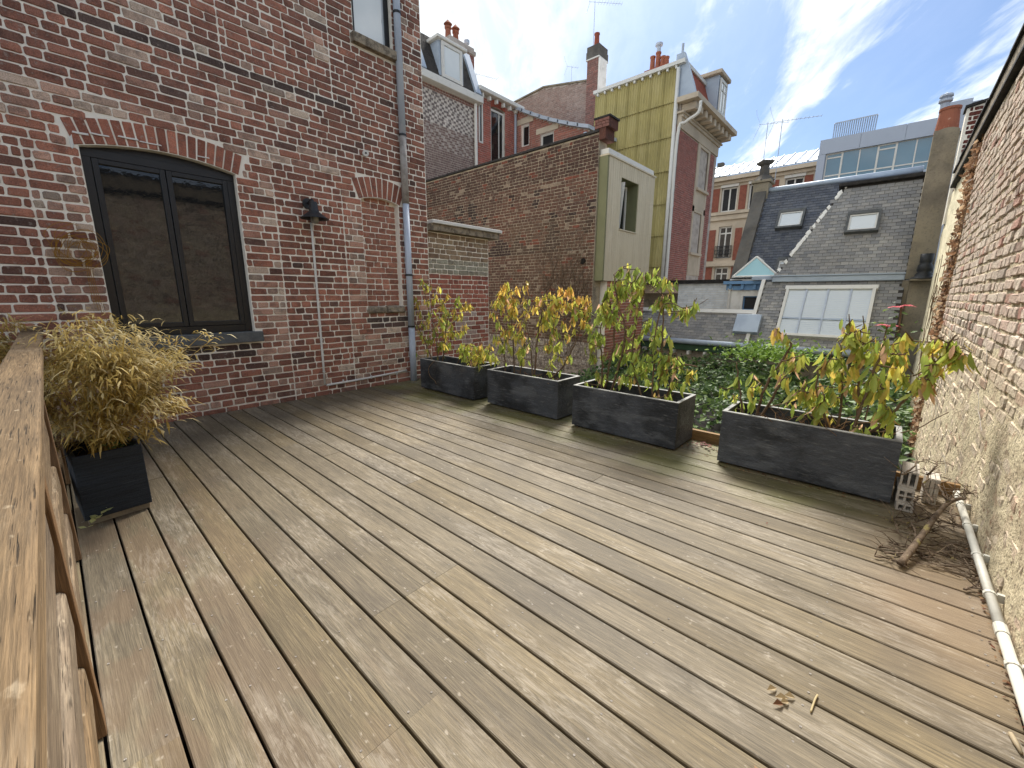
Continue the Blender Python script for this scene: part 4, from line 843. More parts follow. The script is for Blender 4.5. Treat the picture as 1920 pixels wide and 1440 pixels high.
hollow('hollow_block', 'middle pale hollow clay block stacked at the corner of the last planter', (3.250, -.262, .049), .22, .076, .080, 2, 2, .02)
hollow('hollow_block', 'upper pale hollow block leaning against the end of the last planter', (3.30, -.266, .130), .20, .076, .10, 2, 1, -.03)
mb = MB()
for i in range(3): mb.box(3.46, 3.60, -.330-.0225*i, -.311-.0225*i, .002, .165)
for z in (.03, .08, .14): mb.box(3.47, 3.59, -.373, -.312, z, z+.012)
mb.build('ribbed_block', 'hollow', bevel=.002, label='white ribbed block standing between the last planter and the side wall', cat='block')
rr = random.Random(77); br = thing('dead_branch', 'lichen-covered dead branch with many bare twigs lying in the corner of the deck', 'branch', (2.9, -.33, 0))
mb = MB(); D = lambda a, b, z: at_z(1640+a*.1944, 860+b*.1944, z)
trunk = [D(250, 1010, .022), D(370, 860, .05), D(500, 680, .085), D(600, 540, .11), D(720, 420, .14), D(840, 380, .16)]
mb.tube(smooth_pts(trunk, 4), [.0155-.0003*i for i in range(21)], 9); mb.build('trunk', 'dead_bark', br, smooth=True)
mb = MB()
tw = [([(400,820),(380,680),(320,590),(200,590),(150,610)], .05), ([(240,640),(200,640),(240,720),(330,790),(400,830)], .03), ([(720,430),(760,360),(880,380),(1000,400),(1120,310)], .15), ([(660,460),(540,440),(500,360),(560,310),(680,330),(700,420)], .14),
      ([(690,400),(640,300),(620,240),(720,210),(740,200)], .2), ([(560,420),(470,250),(520,160),(470,90)], .25), ([(520,160),(600,60),(610,20)], .32), ([(740,470),(760,600),(860,680),(1000,740)], .06), ([(1000,460),(1090,540),(1130,600)], .08),
      ([(600,480),(480,460),(380,410),(300,330),(240,200),(260,150)], .16), ([(380,420),(400,540),(470,590)], .06), ([(380,410),(420,370),(500,350)], .16), ([(270,150),(360,90),(405,15)], .3), ([(700,420),(760,340),(800,300)], .2), ([(620,620),(640,660)], .05),
      ([(80,905),(250,910),(480,910),(760,905),(1000,970)], .014), ([(450,960),(560,950),(680,990)], .012), ([(740,960),(860,1010),(1000,1040)], .012), ([(500,830),(700,850),(780,930)], .02), ([(460,700),(620,730)], .05), ([(140,580),(300,560),(430,560)], .012),
      ([(0,940),(120,960),(240,1010)], .012), ([(140,800),(240,840),(330,860)], .012), ([(50,850),(150,860),(240,900)], .012), ([(920,1150),(1030,1130)], .012), ([(860,1260),(950,1240),(1080,1250)], .014), ([(1000,1230),(1050,1190)], .016),
      ([(420,660),(300,670),(250,690)], .03), ([(860,400),(880,290),(890,270)], .22), ([(830,340),(960,330),(1030,325)], .2), ([(470,560),(560,590),(700,620),(760,650)], .03), ([(640,590),(780,640),(900,690),(960,720)], .03), ([(300,620),(420,600),(560,560)], .03)]
for P, z in tw:
    Q = [D(a, b, max(.008, z*(.6+.4*math.sin(i+1)) if z > .03 else z)) for i, (a, b) in enumerate(P)]
    r0 = rr.uniform(.0035, .0062); S = smooth_pts(Q, 4); S = [s+Vector((rr.gauss(0, .003), rr.gauss(0, .003), 0)) for s in S]
    mb.tube(S, [r0*(1-.6*i/len(S)) for i in range(len(S))], 6)
    for k in range(7):
        b = rr.choice(S); a = rr.uniform(0, 6.28); L = rr.uniform(.03, .11); e = b+Vector((math.cos(a)*L, math.sin(a)*L, rr.uniform(-.2, .8)*L)); e.z = max(e.z, .006); e.y = max(e.y, YW+.03)
        mb.tube([b, b.lerp(e, .5)+Vector((rr.gauss(0, .008), rr.gauss(0, .008), .008)), e], [.0024, .002, .001], 5)
mb.build('twigs', 'dead_bark', br, smooth=True)
mb = MB()
for i in range(90):
    p = D(rr.uniform(300, 1000), rr.uniform(760, 1040), .008); a = rr.gauss(.3, .6); L = rr.uniform(.03, .12); q = p+Vector((math.sin(a)*L*.4, -math.cos(a)*L, rr.uniform(0, .012))); q.y = max(q.y, YW+.03)
    mb.tube([p, p.lerp(q, .5)+Vector((0, 0, rr.uniform(0, .015))), q], rr.uniform(.0015, .0035), 5, lerp(srgb(92, 72, 56), srgb(176, 158, 132), rr.random()))
mb.build('twig_litter', 'dry_leaf', kind='stuff', label='heap of broken twigs under the dead branch', cat='litter')
mb = MB()
def flake(p, s, col):
    a = rr.uniform(0, 6.28); d = Vector((math.cos(a), math.sin(a), rr.uniform(-.1, .35))); e = Vector((-math.sin(a), math.cos(a), rr.uniform(-.2, .4)))
    mb.add([tuple(p), tuple(p+d*s*.5+e*s*.28), tuple(p+d*s), tuple(p+d*s*.5-e*s*.28)], [(0, 1, 2, 3)], col)
DRY = [srgb(104, 76, 56), srgb(130, 98, 70), srgb(86, 64, 50), srgb(156, 124, 92), srgb(112, 66, 50)]
for (x0, x1, y0, y1, n) in ((3.20, 3.275, -.15, .8, 46), (3.20, 3.29, 1.15, 2.15, 40), (3.22, 3.31, 2.4, 3.35, 34), (3.2, 3.28, 3.6, 4.5, 30), (3.3, 3.68, .84, 1.14, 70), (1.2, 3.4, -.488, -.45, 130), (3.38, 3.68, 2.42, 3.3, 40), (.4, 3.2, -.3, 4.8, 14)):
    for i in range(n): flake(Vector((rr.uniform(x0, x1), rr.uniform(y0, y1), .006 if x1 < 3.6 or y0 == .84 else .34)), rr.uniform(.008, .028), rr.choice(DRY))
for i in range(26): flake(Vector((3.55+rr.gauss(0, .06), 1.02+rr.gauss(0, .05), .008+rr.uniform(0, .03))), rr.uniform(.02, .05), lerp(srgb(120, 34, 30), srgb(86, 50, 40), rr.random()))
mb.build('leaf_litter', 'dry_leaf', kind='stuff', label='scattered dry leaf crumbs along the planters and the side wall', cat='litter')
p = at_z(1470, 1310, .004)
mb = MB(); rr = random.Random(2)
for k in range(5):
    a = -.9+rr.uniform(-.4, .4); d = Vector((math.sin(a), math.cos(a), .12)); s = d.cross(Vector((0, 0, 1))); q = p+Vector((rr.uniform(-.03, .03), rr.uniform(-.03, .03), 0)); L = rr.uniform(.03, .055)
    mb.add([tuple(q), tuple(q+d*L*.5+s*.008+Vector((0, 0, .012))), tuple(q+d*L), tuple(q+d*L*.5-s*.010+Vector((0, 0, .006)))], [(0, 1, 2, 3)], rr.choice([srgb(182, 164, 132), srgb(120, 88, 66)]))
mb.build('dead_leaf', 'dry_leaf', label='curled dry leaf caught in a gap of the deck, in the foreground', cat='dead leaf')
mb = MB(); q0 = at_z(1533, 1303, .004); q1 = at_z(1520, 1335, .004); mb.tube(smooth_pts([q0, q0.lerp(q1, .5)+Vector((.012, .0, .003)), q1], 5), .0028, 5, srgb(206, 190, 150))
mb.build('dry_stalk', 'dry_leaf', label='short pale curved stalk lying on the deck beside the curled dry leaf', cat='stalk', smooth=True)
mb = MB(); q0 = at_z(1895, 1375, .008); q1 = at_z(1915, 1412, .008); mb.tube([q0, q0.lerp(q1, .5), q1], [.006, .007, .004], 6, srgb(190, 174, 146))
mb.build('twig', 'dry_leaf', label='pale bare twig on the deck at the foot of the side wall', cat='twig', smooth=True)

# ================================================================== neighbouring buildings
def quad(mb, *p, mi=0): mb.add([tuple(q) for q in p], [tuple(range(len(p)))], None, mi)
def slab(mb, P, n, t):
    """closed slab from a planar outline P thickened by t along n"""
    n = Vector(n)*t; k = len(P); P = [Vector(p) for p in P]
    mb.add([tuple(p) for p in P]+[tuple(p+n) for p in P], [tuple(range(k-1, -1, -1)), tuple(range(k, 2*k))]+[(i, (i+1) % k, k+(i+1) % k, k+i) for i in range(k)])

# low annex next to the house
an = thing('brick_annex', 'low patched brick annex with a flat white-edged roof, beyond the house corner', 'annex', (4.6, 5.22, 0))
fa = Fr((3.91, 5.225, -1.79), (1, 0, 0), (0, 0, 1))
mb = MB(); mb.box(3.91, 5.18, 5.225, 7.5, -1.79, 2.165); aw = mb.build('wall', 'mortar', an)
def annex_col(a, b, rng):
    z = b-1.79; c = lerp(srgb(188, 120, 102), srgb(154, 96, 84), .5+nz(a, z, 1, 2)*.8+rng.uniform(-.4, .4))
    if z > 1.75: c = lerp(srgb(178, 156, 128), srgb(144, 120, 100), rng.random())
    elif z > 1.58: c = lerp(srgb(176, 174, 156), srgb(156, 146, 128), rng.random())
    elif z < 1.0 and a > .45 and rng.random() < .55: c = lerp(c, srgb(206, 190, 180), rng.uniform(.3, .9))
    return mul(c, rng.uniform(.88, 1.1))
brickwork(aw, fa, .0, 1.265, 1.2, 3.95, .0742, annex_col, single=150, seed=44)
solid('fascia', 'old_stone', an, [(3.91, 5.33, 5.10, 7.5, 2.168, 2.262)], bevel=.004)
solid('roof', 'white_paint', an, [(3.91, 5.36, 5.06, 7.5, 2.264, 2.312)], bevel=.006)

# tall dark boundary wall
dw = thing('dark_brick_wall', 'tall soot-dark old brick boundary wall with slab coping, behind the annex', 'wall', (9.1, 9, -1.8))
fdw = Fr((9.0, 13.2, -1.79), (0, -1, 0), (0, 0, 1)); DWL = 13.2-5.47
mb = MB(); mb.box(9.0, 9.35, 5.47, 13.2, -1.79, 4.86); dwm = mb.build('wall', 'mortar_dark', dw)
def dark_col(a, b, rng):
    y, z = 13.2-a, b-1.79; n = nz(y, z, 6, .9)
    c = lerp(srgb(98, 74, 65), srgb(116, 84, 71), .5+n+rng.uniform(-.45, .45))
    if z > 4.1: c = lerp(c, srgb(58, 46, 44), .35+.35*n+.3*rng.random())
    if 2.3 < z < 3.9 and nz(y*2.6, z*.7, 2) > .12: c = lerp(c, srgb(40, 37, 40), .75)
    if y < 8.2 and z < 3.2: c = lerp(c, srgb(112, 92, 74), .45+.3*n)
    if rng.random() < .06: c = lerp(c, srgb(140, 76, 60), .7)
    if rng.random() < .05: c = lerp(c, srgb(176, 160, 140), .6)
    return mul(c, rng.uniform(.8, 1.15))
brickwork(dwm, fdw, .01, DWL-.005, 1.86, 6.62, .0755, dark_col, single=300, seed=51, joint=.013)
brickwork(dwm, fdw, .01, DWL-.005, .30, 1.86, .0755, lambda a, b, r: mul(lerp(srgb(176, 164, 152), srgb(132, 118, 108), r.random()**1.5), r.uniform(.8, 1.1)), simple=True, mt='pale_rubble', seed=52, joint=.016, proud=.014, name='rubble')
rr = random.Random(12); y = 13.2
while y > 5.5:
    L = rr.uniform(.7, .95); zt = rr.uniform(-.008, .008); mb = MB(); mb.box(8.955, 9.40, max(5.46, y-L)+.006, y, 4.863+zt, 4.918+zt); mb.build('coping_slab', 'slate_cap', dw, bevel=.006); y -= L
fp = Fr((8.97, 5.60, 4.4), (0, -1, 0), (0, 0, 1))
mb = MB(); mb.box(8.97, 9.38, 5.22, 5.58, 4.93, 5.12); mb.box(8.975, 9.37, 5.30, 5.465, 4.70, 4.93); pm = mb.build('pier_cap', 'pier_brick', dw)
brickwork(pm, Fr((8.968, 5.585, 4.93), (0, -1, 0), (0, 0, 1)), 0, .37, 0, .19, .064, lambda a, b, r: mul(srgb(104, 60, 52), r.uniform(.7, 1.1)), simple=True, mt='far_brick', seed=2)
mb = MB(); mb.box(8.95, 9.40, 5.19, 5.61, 5.122, 5.165); mb.build('pier_slab', 'slate_cap', dw, bevel=.008)
# leafless creeper on it
dc = MB(); rr = random.Random(14)
for i in range(150):
    p = Vector((8.975, rr.uniform(5.6, 7.0), rr.uniform(-.4, 1.6))); a = rr.gauss(1.75, .35); P = [p]
    for j in range(rr.randint(4, 10)):
        a += rr.gauss(0, .28); s = rr.uniform(.12, .3); q = P[-1]+Vector((rr.uniform(-.012, .012), math.cos(a)*s*.8, math.sin(a)*s)); q.x = min(8.985, max(8.945, q.x))
        if q.y < 5.5 or q.z > 3.9: break
        P.append(q)
    if len(P) > 2: dc.tube(smooth_pts(P, 2), [.0045*(1-.6*k/(2*len(P))) for k in range(2*len(P)-1)], 4, lerp(srgb(104, 86, 70), srgb(150, 132, 112), rr.random()), False)
dc.build('bare_creeper', 'dry_leaf', label='leafless creeper stems spread over the dark boundary wall', cat='creeper')
vn = thing('ivy_lump', 'small black rough lump of ivy on the dark wall near the olive panel', 'vent', (8.97, 5.75, 2.1))
mb = MB(); mb.piece(Fr((8.99, 5.86, 1.98), (0, -1, 0), (0, 0, 1)), [(.02, .03), (.08, .02), (.15, .04), (.16, .12), (.11, .17), (.04, .14)], 0, .03, .01); mb.build('dark_lump', 'joist', vn)  # raised black piece for a lump of ivy; no opening in the wall

# timber-clad box extension
tb = thing('timber_box', 'pale timber-clad box extension with an olive end panel and deep square window', 'extension', (9.1, 5.27, 1.6))
YB = 5.262; fb = Fr((9.10, YB, 1.60), (1, 0, 0), (0, 0, 1)); BL, BH = 2.47, 2.77
wh = (.62, 1.52, 1.255, 2.42)
mb = MB(); grid_wall(mb, fb, BL, BH, [wh], .42); mb.box(9.10, 11.57, YB+.43, 8.2, 1.60, 4.36); mb.build('wall', 'olive', tb)
nb = 24
for i in range(nb):
    a0, a1 = BL*i/nb+.003, BL*(i+1)/nb-.003
    segs = [(0, BH)] if a1 <= wh[0]+.004 or a0 >= wh[1]-.004 else [(0, wh[2]-.03), (wh[3]+.002, BH)]
    for b0, b1 in segs: mb = MB(); mb.fbox(fb, a0, a1, b0+.002, b1-.002, .001, .020); mb.build('cladding_board', 'timber_clad', tb)
solid('end_panel', 'olive', tb, [(9.045, 9.095, YB-.02, 5.50, 1.60, 4.40)], bevel=.004)
solid('roof_flashing', 'white_paint', tb, [(9.08, 11.50, YB-.005, 7.9, 4.398, 4.52)], bevel=.004)
solid('eave', 'timber_clad', tb, [(9.04, 11.60, YB-.045, 8.0, 4.362, 4.395)])
mb = MB(); mb.fbox(fb, wh[0]-.01, wh[1]+.01, wh[2]-.028, wh[2]-.002, -.40, .045); mb.build('window_sill', 'timber_clad', tb)
fo = Fr(fb.pt(wh[0]+.03, wh[2]+.02, -.40), Vector((.62, .0, .0))+Vector((0, -.10, 0)), Vector((0, -.10, 1)))
ow = window(tb, Fr(fb.pt(wh[0]+.02, wh[2]+.01, -.33), (1, 0, 0), (0, 0, 1)), 0, .86, .0, 1.13, .0, mull=(), name='window')
mb = MB(); q = Fr(fb.pt(wh[0]+.05, wh[2]+.03, -.27), (.35, -1, 0), (.0, -.08, 1)); mb.fbox(q, 0, .25, 0, 1.05, 0, .03); mb.build('open_casement', 'white_paint', tb)
bb = thing('garden_wall', 'orange-red brick wall under the timber-clad box', 'wall', (10, 5.3, -1.8))
mb = MB(); mb.box(9.36, 11.5, YB+.03, 8, -1.79, 1.595); bm = mb.build('wall', 'mortar', bb)
brickwork(bm, Fr((9.36, YB+.03, -1.79), (1, 0, 0), (0, 0, 1)), 0, 2.13, 1.2, 3.38, .0755, lambda a, b, r: mul(lerp(srgb(172, 104, 80), srgb(136, 82, 66), r.random()), r.uniform(.85, 1.1)), seed=61, simple=True, mt='far_brick')

# grey-brick house with mansard, far left
gh = thing('grey_brick_house', 'grey patterned brick house with a mansard and white dormer, beside the near house corner', 'house', (10.5, 12.5, -1.8))
YG = 12.5; fg = Fr((8.2, YG, -1.79), (1, 0, 0), (0, 0, 1)); GL = 3.62
mb = MB(); mb.box(8.2, 11.82, YG, 17, -1.79, 8.34); gw = mb.build('wall', 'mortar_red', gh)
def grey_col(a, b, rng):
    z = b-1.79; c = lerp(srgb(112, 92, 88), srgb(92, 70, 68), rng.random())
    if 7.0 < z < 7.95: c = srgb(196, 190, 184) if (int(a/.118)+int(b/.0755)) % 2 else srgb(92, 86, 88)
    elif 6.2 < z <= 7.0 and (int(a/.115)+int(b/.075)) % 3 == 0: c = srgb(160, 152, 146)
    elif z >= 7.95: c = lerp(srgb(120, 70, 60), srgb(100, 62, 56), rng.random())
    return mul(c, rng.uniform(.85, 1.12))
brickwork(gw, fg, .6, GL-.01, 5.6, 9.9, .0755, grey_col, seed=63, simple=True, mt='far_brick', proud=.006, L=.118, joint=.016)
solid('cornice', 'white_paint', gh, [(8.0, 11.95, YG-.28, YG+.1, 8.13, 8.36)], bevel=.02)
mb = MB(); quad(mb, (8.0, YG-.16, 8.362), (11.84, YG-.16, 8.362), (11.84, YG+.46, 9.78), (8.0, YG+.46, 9.78)); quad(mb, (8.0, YG+.46, 9.78), (11.84, YG+.46, 9.78), (11.84, 17, 9.9), (8.0, 17, 9.9)); quad(mb, (11.84, YG-.16, 8.362), (11.84, 17, 8.362), (11.84, 17, 9.9), (11.84, YG+.46, 9.78))
mr = mb.build('mansard_roof', 'roof_tile', gh)
mb = MB(); rr = random.Random(3)
for j in range(13):
    for i in range(17):
        t0 = j/13; p = Vector((8.05+i*.222+(.11 if j % 2 else 0), YG-.165+.62*t0, 8.37+1.41*t0)); sl = Vector((0, .62, 1.41)).normalized()
        if p.x+.21 > 11.8: continue
        f_ = Fr(p, (1, 0, 0), sl); mb.fbox(f_, .003, .217, 0, .118, .0, .014+rr.uniform(0, .006))
mb.build('tile_field', 'roof_tile', mr, kind='stuff')
mb = MB(); slab(mb, [(11.56, YG-.22, 8.36), (11.84, YG-.22, 8.36), (11.84, YG+.42, 9.84), (11.56, YG+.42, 9.84)], (0, -.915, .40), .08); mb.build('zinc_verge', 'zinc_pale', gh)
mb = MB(); slab(mb, [(9.05, YG-.21, 8.36), (9.40, YG-.21, 8.36), (9.40, YG+.42, 9.84), (9.05, YG+.42, 9.84)], (0, -.915, .40), .08); mb.build('zinc_verge', 'zinc_pale', gh)
dm_x0, dm_x1 = 10.02, 11.08
solid('dormer', 'zinc_pale', gh, [(dm_x0, dm_x1, YG-.14, YG+.6, 8.365, 9.50)]); fdm = Fr((dm_x0, YG-.142, 8.365), (1, 0, 0), (0, 0, 1))
window(gh, fdm, .08, .98, .06, 1.11, -.02, gm='sky_tint_glass', fwid=.10)
solid('dormer_cap', 'white_paint', gh, [(dm_x0-.12, dm_x1+.12, YG-.26, YG+.6, 9.502, 9.60)], bevel=.02)
mb = MB(); mb.tube([(11.70, YG-.10, 5.4), (11.70, YG-.10, 8.10)], .06, 10); mb.build('downpipe', 'white_paint', gh)
ck = thing('brick_chimney', 'red brick chimney stack with two hooded clay pots above the white dormer', 'chimney', (11.3, 13.4, 10))
mb = MB(); cp0 = at_y(844, 100, 13.4); cp1 = at_y(889, 100, 13.4); zt = at_y(866, 78, 13.4).z
mb.box(cp0.x, cp1.x, 13.4, 14.3, 8.9, zt); mb.box(cp0.x-.05, cp1.x+.05, 13.35, 14.35, zt-.25, zt-.12); cm = mb.build('stack', 'mortar_red', ck)
brickwork(cm, Fr((cp0.x, 13.399, 8.9), (1, 0, 0), (0, 0, 1)), 0, cp1.x-cp0.x, 0, zt-8.9-.26, .0755, lambda a, b, r: mul(lerp(srgb(140, 74, 60), srgb(110, 60, 52), r.random()), r.uniform(.85, 1.1)), seed=9, simple=True, mt='far_brick')
for x in (cp0.x+.18, cp0.x+.55):
    mb = MB(); mb.lathe((x, 13.7, zt), [(.12, 0), (.10, .34), (.13, .36), (.13, .42), (.06, .46), (.16, .50), (.0, .66)], 12); mb.build('chimney_pot', 'terracotta', ck)
mb = MB(); mb.tube([(cp1.x-.1, 13.7, zt), (cp1.x-.1, 13.7, zt+.22)], .05, 8); mb.lathe((cp1.x-.1, 13.7, zt+.2), [(.05, 0), (.11, .03), (.11, .14), (.05, .17)], 10); mb.build('cowl', 'zinc', ck)
c3 = thing('clay_pots', 'row of three clay chimney pots behind the mansard ridge', 'chimney pots', (10, 14, 9.86))
for i, px0 in enumerate((807, 815, 825)): p = at_y(px0, 84, 14.2); chimney_pot(c3, p.x, p.y, 9.86, .08, .30+.06*i)

def antenna(name, label, base, h, yaw, n, span, boom, r=.008, dish=False):
    t = thing(name, label, 'antenna', base, 'aerials on the roofs'); b = Vector(base); d = Vector((math.cos(yaw), math.sin(yaw), 0)); s = Vector((-d.y, d.x, 0))
    mb = MB(); mb.tube([b, b+Vector((0, 0, h))], r*1.4, 6); mb.build('mast', 'zinc', t)
    top = b+Vector((0, 0, h-.05)); mb = MB(); mb.tube([top-d*.25, top+d*boom], r, 5)
    for i in range(n): c = top+d*(boom*(.15+.85*i/max(1, n-1))); L = span*(1-.3*i/n); mb.tube([c-s*L, c+s*L], r*.6, 4)
    for k in (-1, 1): mb.tube([top-d*.2, top-d*.3+Vector((0, 0, .3*k))+s*.1, top-d*.35+Vector((0, 0, .42*k))], r*.7, 4)
    mb.build('boom', 'zinc', t)
antenna('aerial', 'spiky aerial fixed beside the chimney above the white dormer', at_y(893, 155, 13.6), .35, -.4, 5, .25, .9)

# red brick house with arched window
rh = thing('red_brick_house', 'bright red brick house with a tall arched white window, behind the dark wall', 'house', (13, 12.5, -1.8))
YR = 12.505; fr1 = Fr((11.83, YR, -1.79), (1, 0, 0), (0, 0, 1)); XR = 14.05; ph = 6.0+1.79
aw0, aw1, az0, az1 = 12.60-11.83, 13.38-11.83, 7.05+1.79, 8.28+1.79-.0
sw0, sw1, sz0, sz1 = .10, .32, 6.9+1.79, 8.30+1.79
mb = MB(); grid_wall(mb, fr1, XR-11.83, 10.45, [(aw0, aw1, az0-1.0, az1+.08), (sw0, sw1, sz0, sz1)], .16, 0, 0)
mb.box(11.83, XR, YR+.17, 17, -1.79, 8.66)
fr2 = Fr((XR, YR, -1.79), (0, -1, 0), (0, 0, 1)); RL = YR-8.95
w21, w22 = (.28, .72, 7.15+1.79, 7.98+1.79), (1.28, 1.95, 6.2+1.79, 7.42+1.79)
for (p, q) in (((0, 0), None),):
    prof = lambda a: 8.62+1.79-(a/RL)*1.55-.10*math.sin(a/RL*3.1)
    xs = sorted({0, RL, *w21[:2], *w22[:2], *[RL*i/8 for i in range(9)]})
    for x0, x1 in zip(xs[:-1], xs[1:]):
        m_ = (x0+x1)/2; z = 0
        for W in (w21, w22):
            if W[0] < m_ < W[1]:
                quad(mb, fr2.pt(x0, z), fr2.pt(x1, z), fr2.pt(x1, W[2]), fr2.pt(x0, W[2])); z = W[3]
        quad(mb, fr2.pt(x0, z), fr2.pt(x1, z), fr2.pt(x1, prof(x1)), fr2.pt(x0, prof(x0)))
rw = mb.build('wall', 'mortar_red', rh)
rc = lambda a, b, r: mul(lerp(srgb(168, 84, 66), srgb(136, 68, 56), r.random()), r.uniform(.85, 1.12))
def rblock(z):
    L = []
    if az0-1 < z < az1+.1: L.append((aw0-.01, aw1+.01))
    if sz0 < z < sz1: L.append((sw0, sw1))
    return L
brickwork(rw, fr1, .0, XR-11.83-.005, 7.2, 10.3, .0755, rc, rblock, seed=71, simple=True, mt='far_brick', proud=.006)
def rblock2(z):
    L = [(a, b) for (a, b, c, d) in (w21, w22) if c < z < d+.22 and not (z > d and False)]
    for k in range(40):
        a = RL*k/40
        if prof(a)-.05 < z: L.append((a, RL+.1)); break
    return L
brickwork(rw, fr2, .0, RL, 7.6, 10.4, .0755, lambda a, b, r: mul(lerp(srgb(158, 92, 74), srgb(126, 74, 62), r.random()), r.uniform(.85, 1.1)), rblock2, seed=72, simple=True, mt='far_brick', proud=.006)
window(rh, fr1, aw0, aw1, az0-1.0, az1, .10, fwid=.07, mull=((aw0*.35+aw1*.65),))
mb = MB()
for i in range(12):
    t0 = i/12; xx = aw0+(aw1-aw0)*t0; hz = .16*math.sin(math.pi*t0); hz1 = .16*math.sin(math.pi*(t0+1/12))
    mb.fbox(fr1, xx+.006, xx+(aw1-aw0)/12-.006, az1+.03+hz*.5, az1+.25+hz*.6, .0, .03)
mb.build('window_arch', 'chimney_red', rh)
window(rh, fr1, sw0, sw1, sz0, sz1, .02, fwid=.06)
window(rh, fr2, *w21, .12, fwid=.08); window(rh, fr2, *w22, .12, fwid=.08, gm='dark_room')
for W in (w21, w22): mb = MB(); mb.fbox(fr2, W[0]-.18, W[1]+.22, W[3]+.01, W[3]+.21, -.02, .03); mb.build('lintel', 'limestone', rh)
mb = MB(); mb.box(11.8, XR+.25, YR-.25, YR+.1, 8.60, 8.74); mb.build('gutter', 'white_paint', rh, bevel=.02)
mb = MB()
for i in range(6): mb.fbox(fr1, .18+i*.38, .26+i*.38, 10.22, 10.36, .01, .16)
mb.build('gutter_brackets', 'white_paint', rh, kind='stuff')
mb = MB()
for i in range(8):
    a, b = RL*i/8, RL*(i+1)/8; slab(mb, [fr2.pt(a, prof(a), .18), fr2.pt(b+.05, prof(b), .18), fr2.pt(b+.05, prof(b)+.1, -3.2), fr2.pt(a, prof(a)+.1, -3.2)], (0, 0, 1), .12)
mb.build('shed_roof', 'zinc', rh)
mb = MB(); mb.tube([fr2.pt(.05, 5.5, .08), fr2.pt(.05, 10.2, .08)], .05, 8); mb.build('downpipe', 'zinc', rh)
mb = MB(); p = fr2.pt(RL-.12, prof(RL)-.1, .12); mb.tube(smooth_pts([p, p+Vector((0, .02, -.12)), p+Vector((0, .35, -.35)), p+Vector((0, .38, -1.0))], 4), .07, 8); mb.build('swan_neck', 'zinc', rh)

# tall brick gable with chimney
tg = thing('brick_gable', 'tall weathered brick gable wall with a slim chimney, behind the red house', 'gable', (17.2, 13, -1.8))
ft = Fr((17, 15.7, -1.79), (0, -1, 0), (0, 0, 1)); TL = 15.7-10.42
gp = [(0, 10.45+1.79), (2.3, 10.62+1.79), (2.45, 10.60+1.79), (4.65, 10.2+1.79), (TL, 10.15+1.79)]
mb = MB(); slab(mb, [ft.pt(0, 0), ft.pt(TL, 0)]+[ft.pt(a, b) for a, b in reversed(gp)], (1, 0, 0), .4); tw_ = mb.build('wall', 'mortar_red', tg)
def gtop(a):
    for (p, q) in zip(gp[:-1], gp[1:]):
        if p[0] <= a <= q[0]: return p[1]+(q[1]-p[1])*(a-p[0])/(q[0]-p[0])
    return gp[-1][1]
def tcol(a, b, r):
    n = nz(a, b, 3, .8); return mul(lerp(lerp(srgb(140, 118, 108), srgb(112, 84, 76), .5+n), srgb(160, 148, 140), .35*r.random()), r.uniform(.82, 1.1))
brickwork(tw_, ft, .01, TL-.01, 8.6, 12.42, .0755, tcol, lambda z: [(a, a+.2) for a in [k*.2 for k in range(28)] if gtop(min(a+.1, TL)) < z+.05], seed=81, simple=True, mt='far_brick', proud=.006)
mb = MB()
for (p, q) in zip(gp[:-1], gp[1:]): slab(mb, [ft.pt(*p, .08), ft.pt(*q, .08), ft.pt(*q, -.48), ft.pt(*p, -.48)], (0, 0, 1), .06)
mb.build('coping', 'cement', tg)
mb = MB(); mb.cc = (1, 1, 1); mb.box(16.9, 17.55, 10.48, 11.02, 7.5, 10.95); st_ = mb.build('stack', 'mortar_red', tg); solid('stack_cap', 'cement_dark', tg, [(16.86, 17.6, 10.44, 11.06, 10.952, 11.2), (16.88, 17.57, 10.46, 11.04, 11.201, 11.4)])
brickwork(st_, Fr((16.898, 11.02, 7.5), (0, -1, 0), (0, 0, 1)), 0, .54, 0, 3.4, .0755, lambda a, b, r: mul(lerp(srgb(132, 84, 74), srgb(104, 68, 62), r.random()), r.uniform(.8, 1.1)), seed=82, simple=True, mt='far_brick')
solid('chimney_band', 'white_paint', tg, [(16.855, 17.61, 10.43, 11.07, 10.90, 10.945)]); chimney_pot(tg, 17.1, 10.72, 11.4, .11, .5, 'chimney_red')
solid('white_return', 'plaster', tg, [(16.905, 17.45, 10.40, 10.475, 7.5, 10.89)])
antenna('aerial', 'tall comb aerial on a mast above the slim chimney', (17.2, 10.95, 11.4), 1.8, -.75, 9, .16, 1.15)
antenna('aerial', 'small thin aerial above the brick gable coping', (17.6, 12.3, 10.5), .9, -.6, 3, .12, .3, .006)

# ochre corrugated gable house
yh = thing('ochre_house', 'tall house with an ochre corrugated-sheet gable and a brick and stone front', 'house', (17, 6.4, -1.8))
XY = 16.0; YC = 6.478; fy = Fr((XY, 9.95, -1.79), (0, -1, 0), (0, 0, 1)); GW = 9.95-YC-.22; GH = 9.15+1.79
solid('core', 'mortar_red', yh, [(XY+.03, 20.3, YC+.02, 9.95, -1.79, 9.0)])
sheets = []
ncol, nrow = 7, 10; cwid, rh_ = GW/ncol, 1.12
mbs = MB(); nn = 28
for j in (0, 1):
    for i in range(nn+1): t0 = i/nn; mbs.v.append(Vector((t0*(cwid+.03), -(.026+.024*math.cos(t0*2*math.pi*5)+(.045 if j == 0 else 0)), j*(rh_+.04)))); mbs.c.append((1, 1, 1))
mbs.f = [(i, i+1, nn+2+i, nn+1+i) for i in range(nn)]; mbs.mi = [0]*nn
sme = mbs.mesh('corrugated_sheet', 'yellow', True)
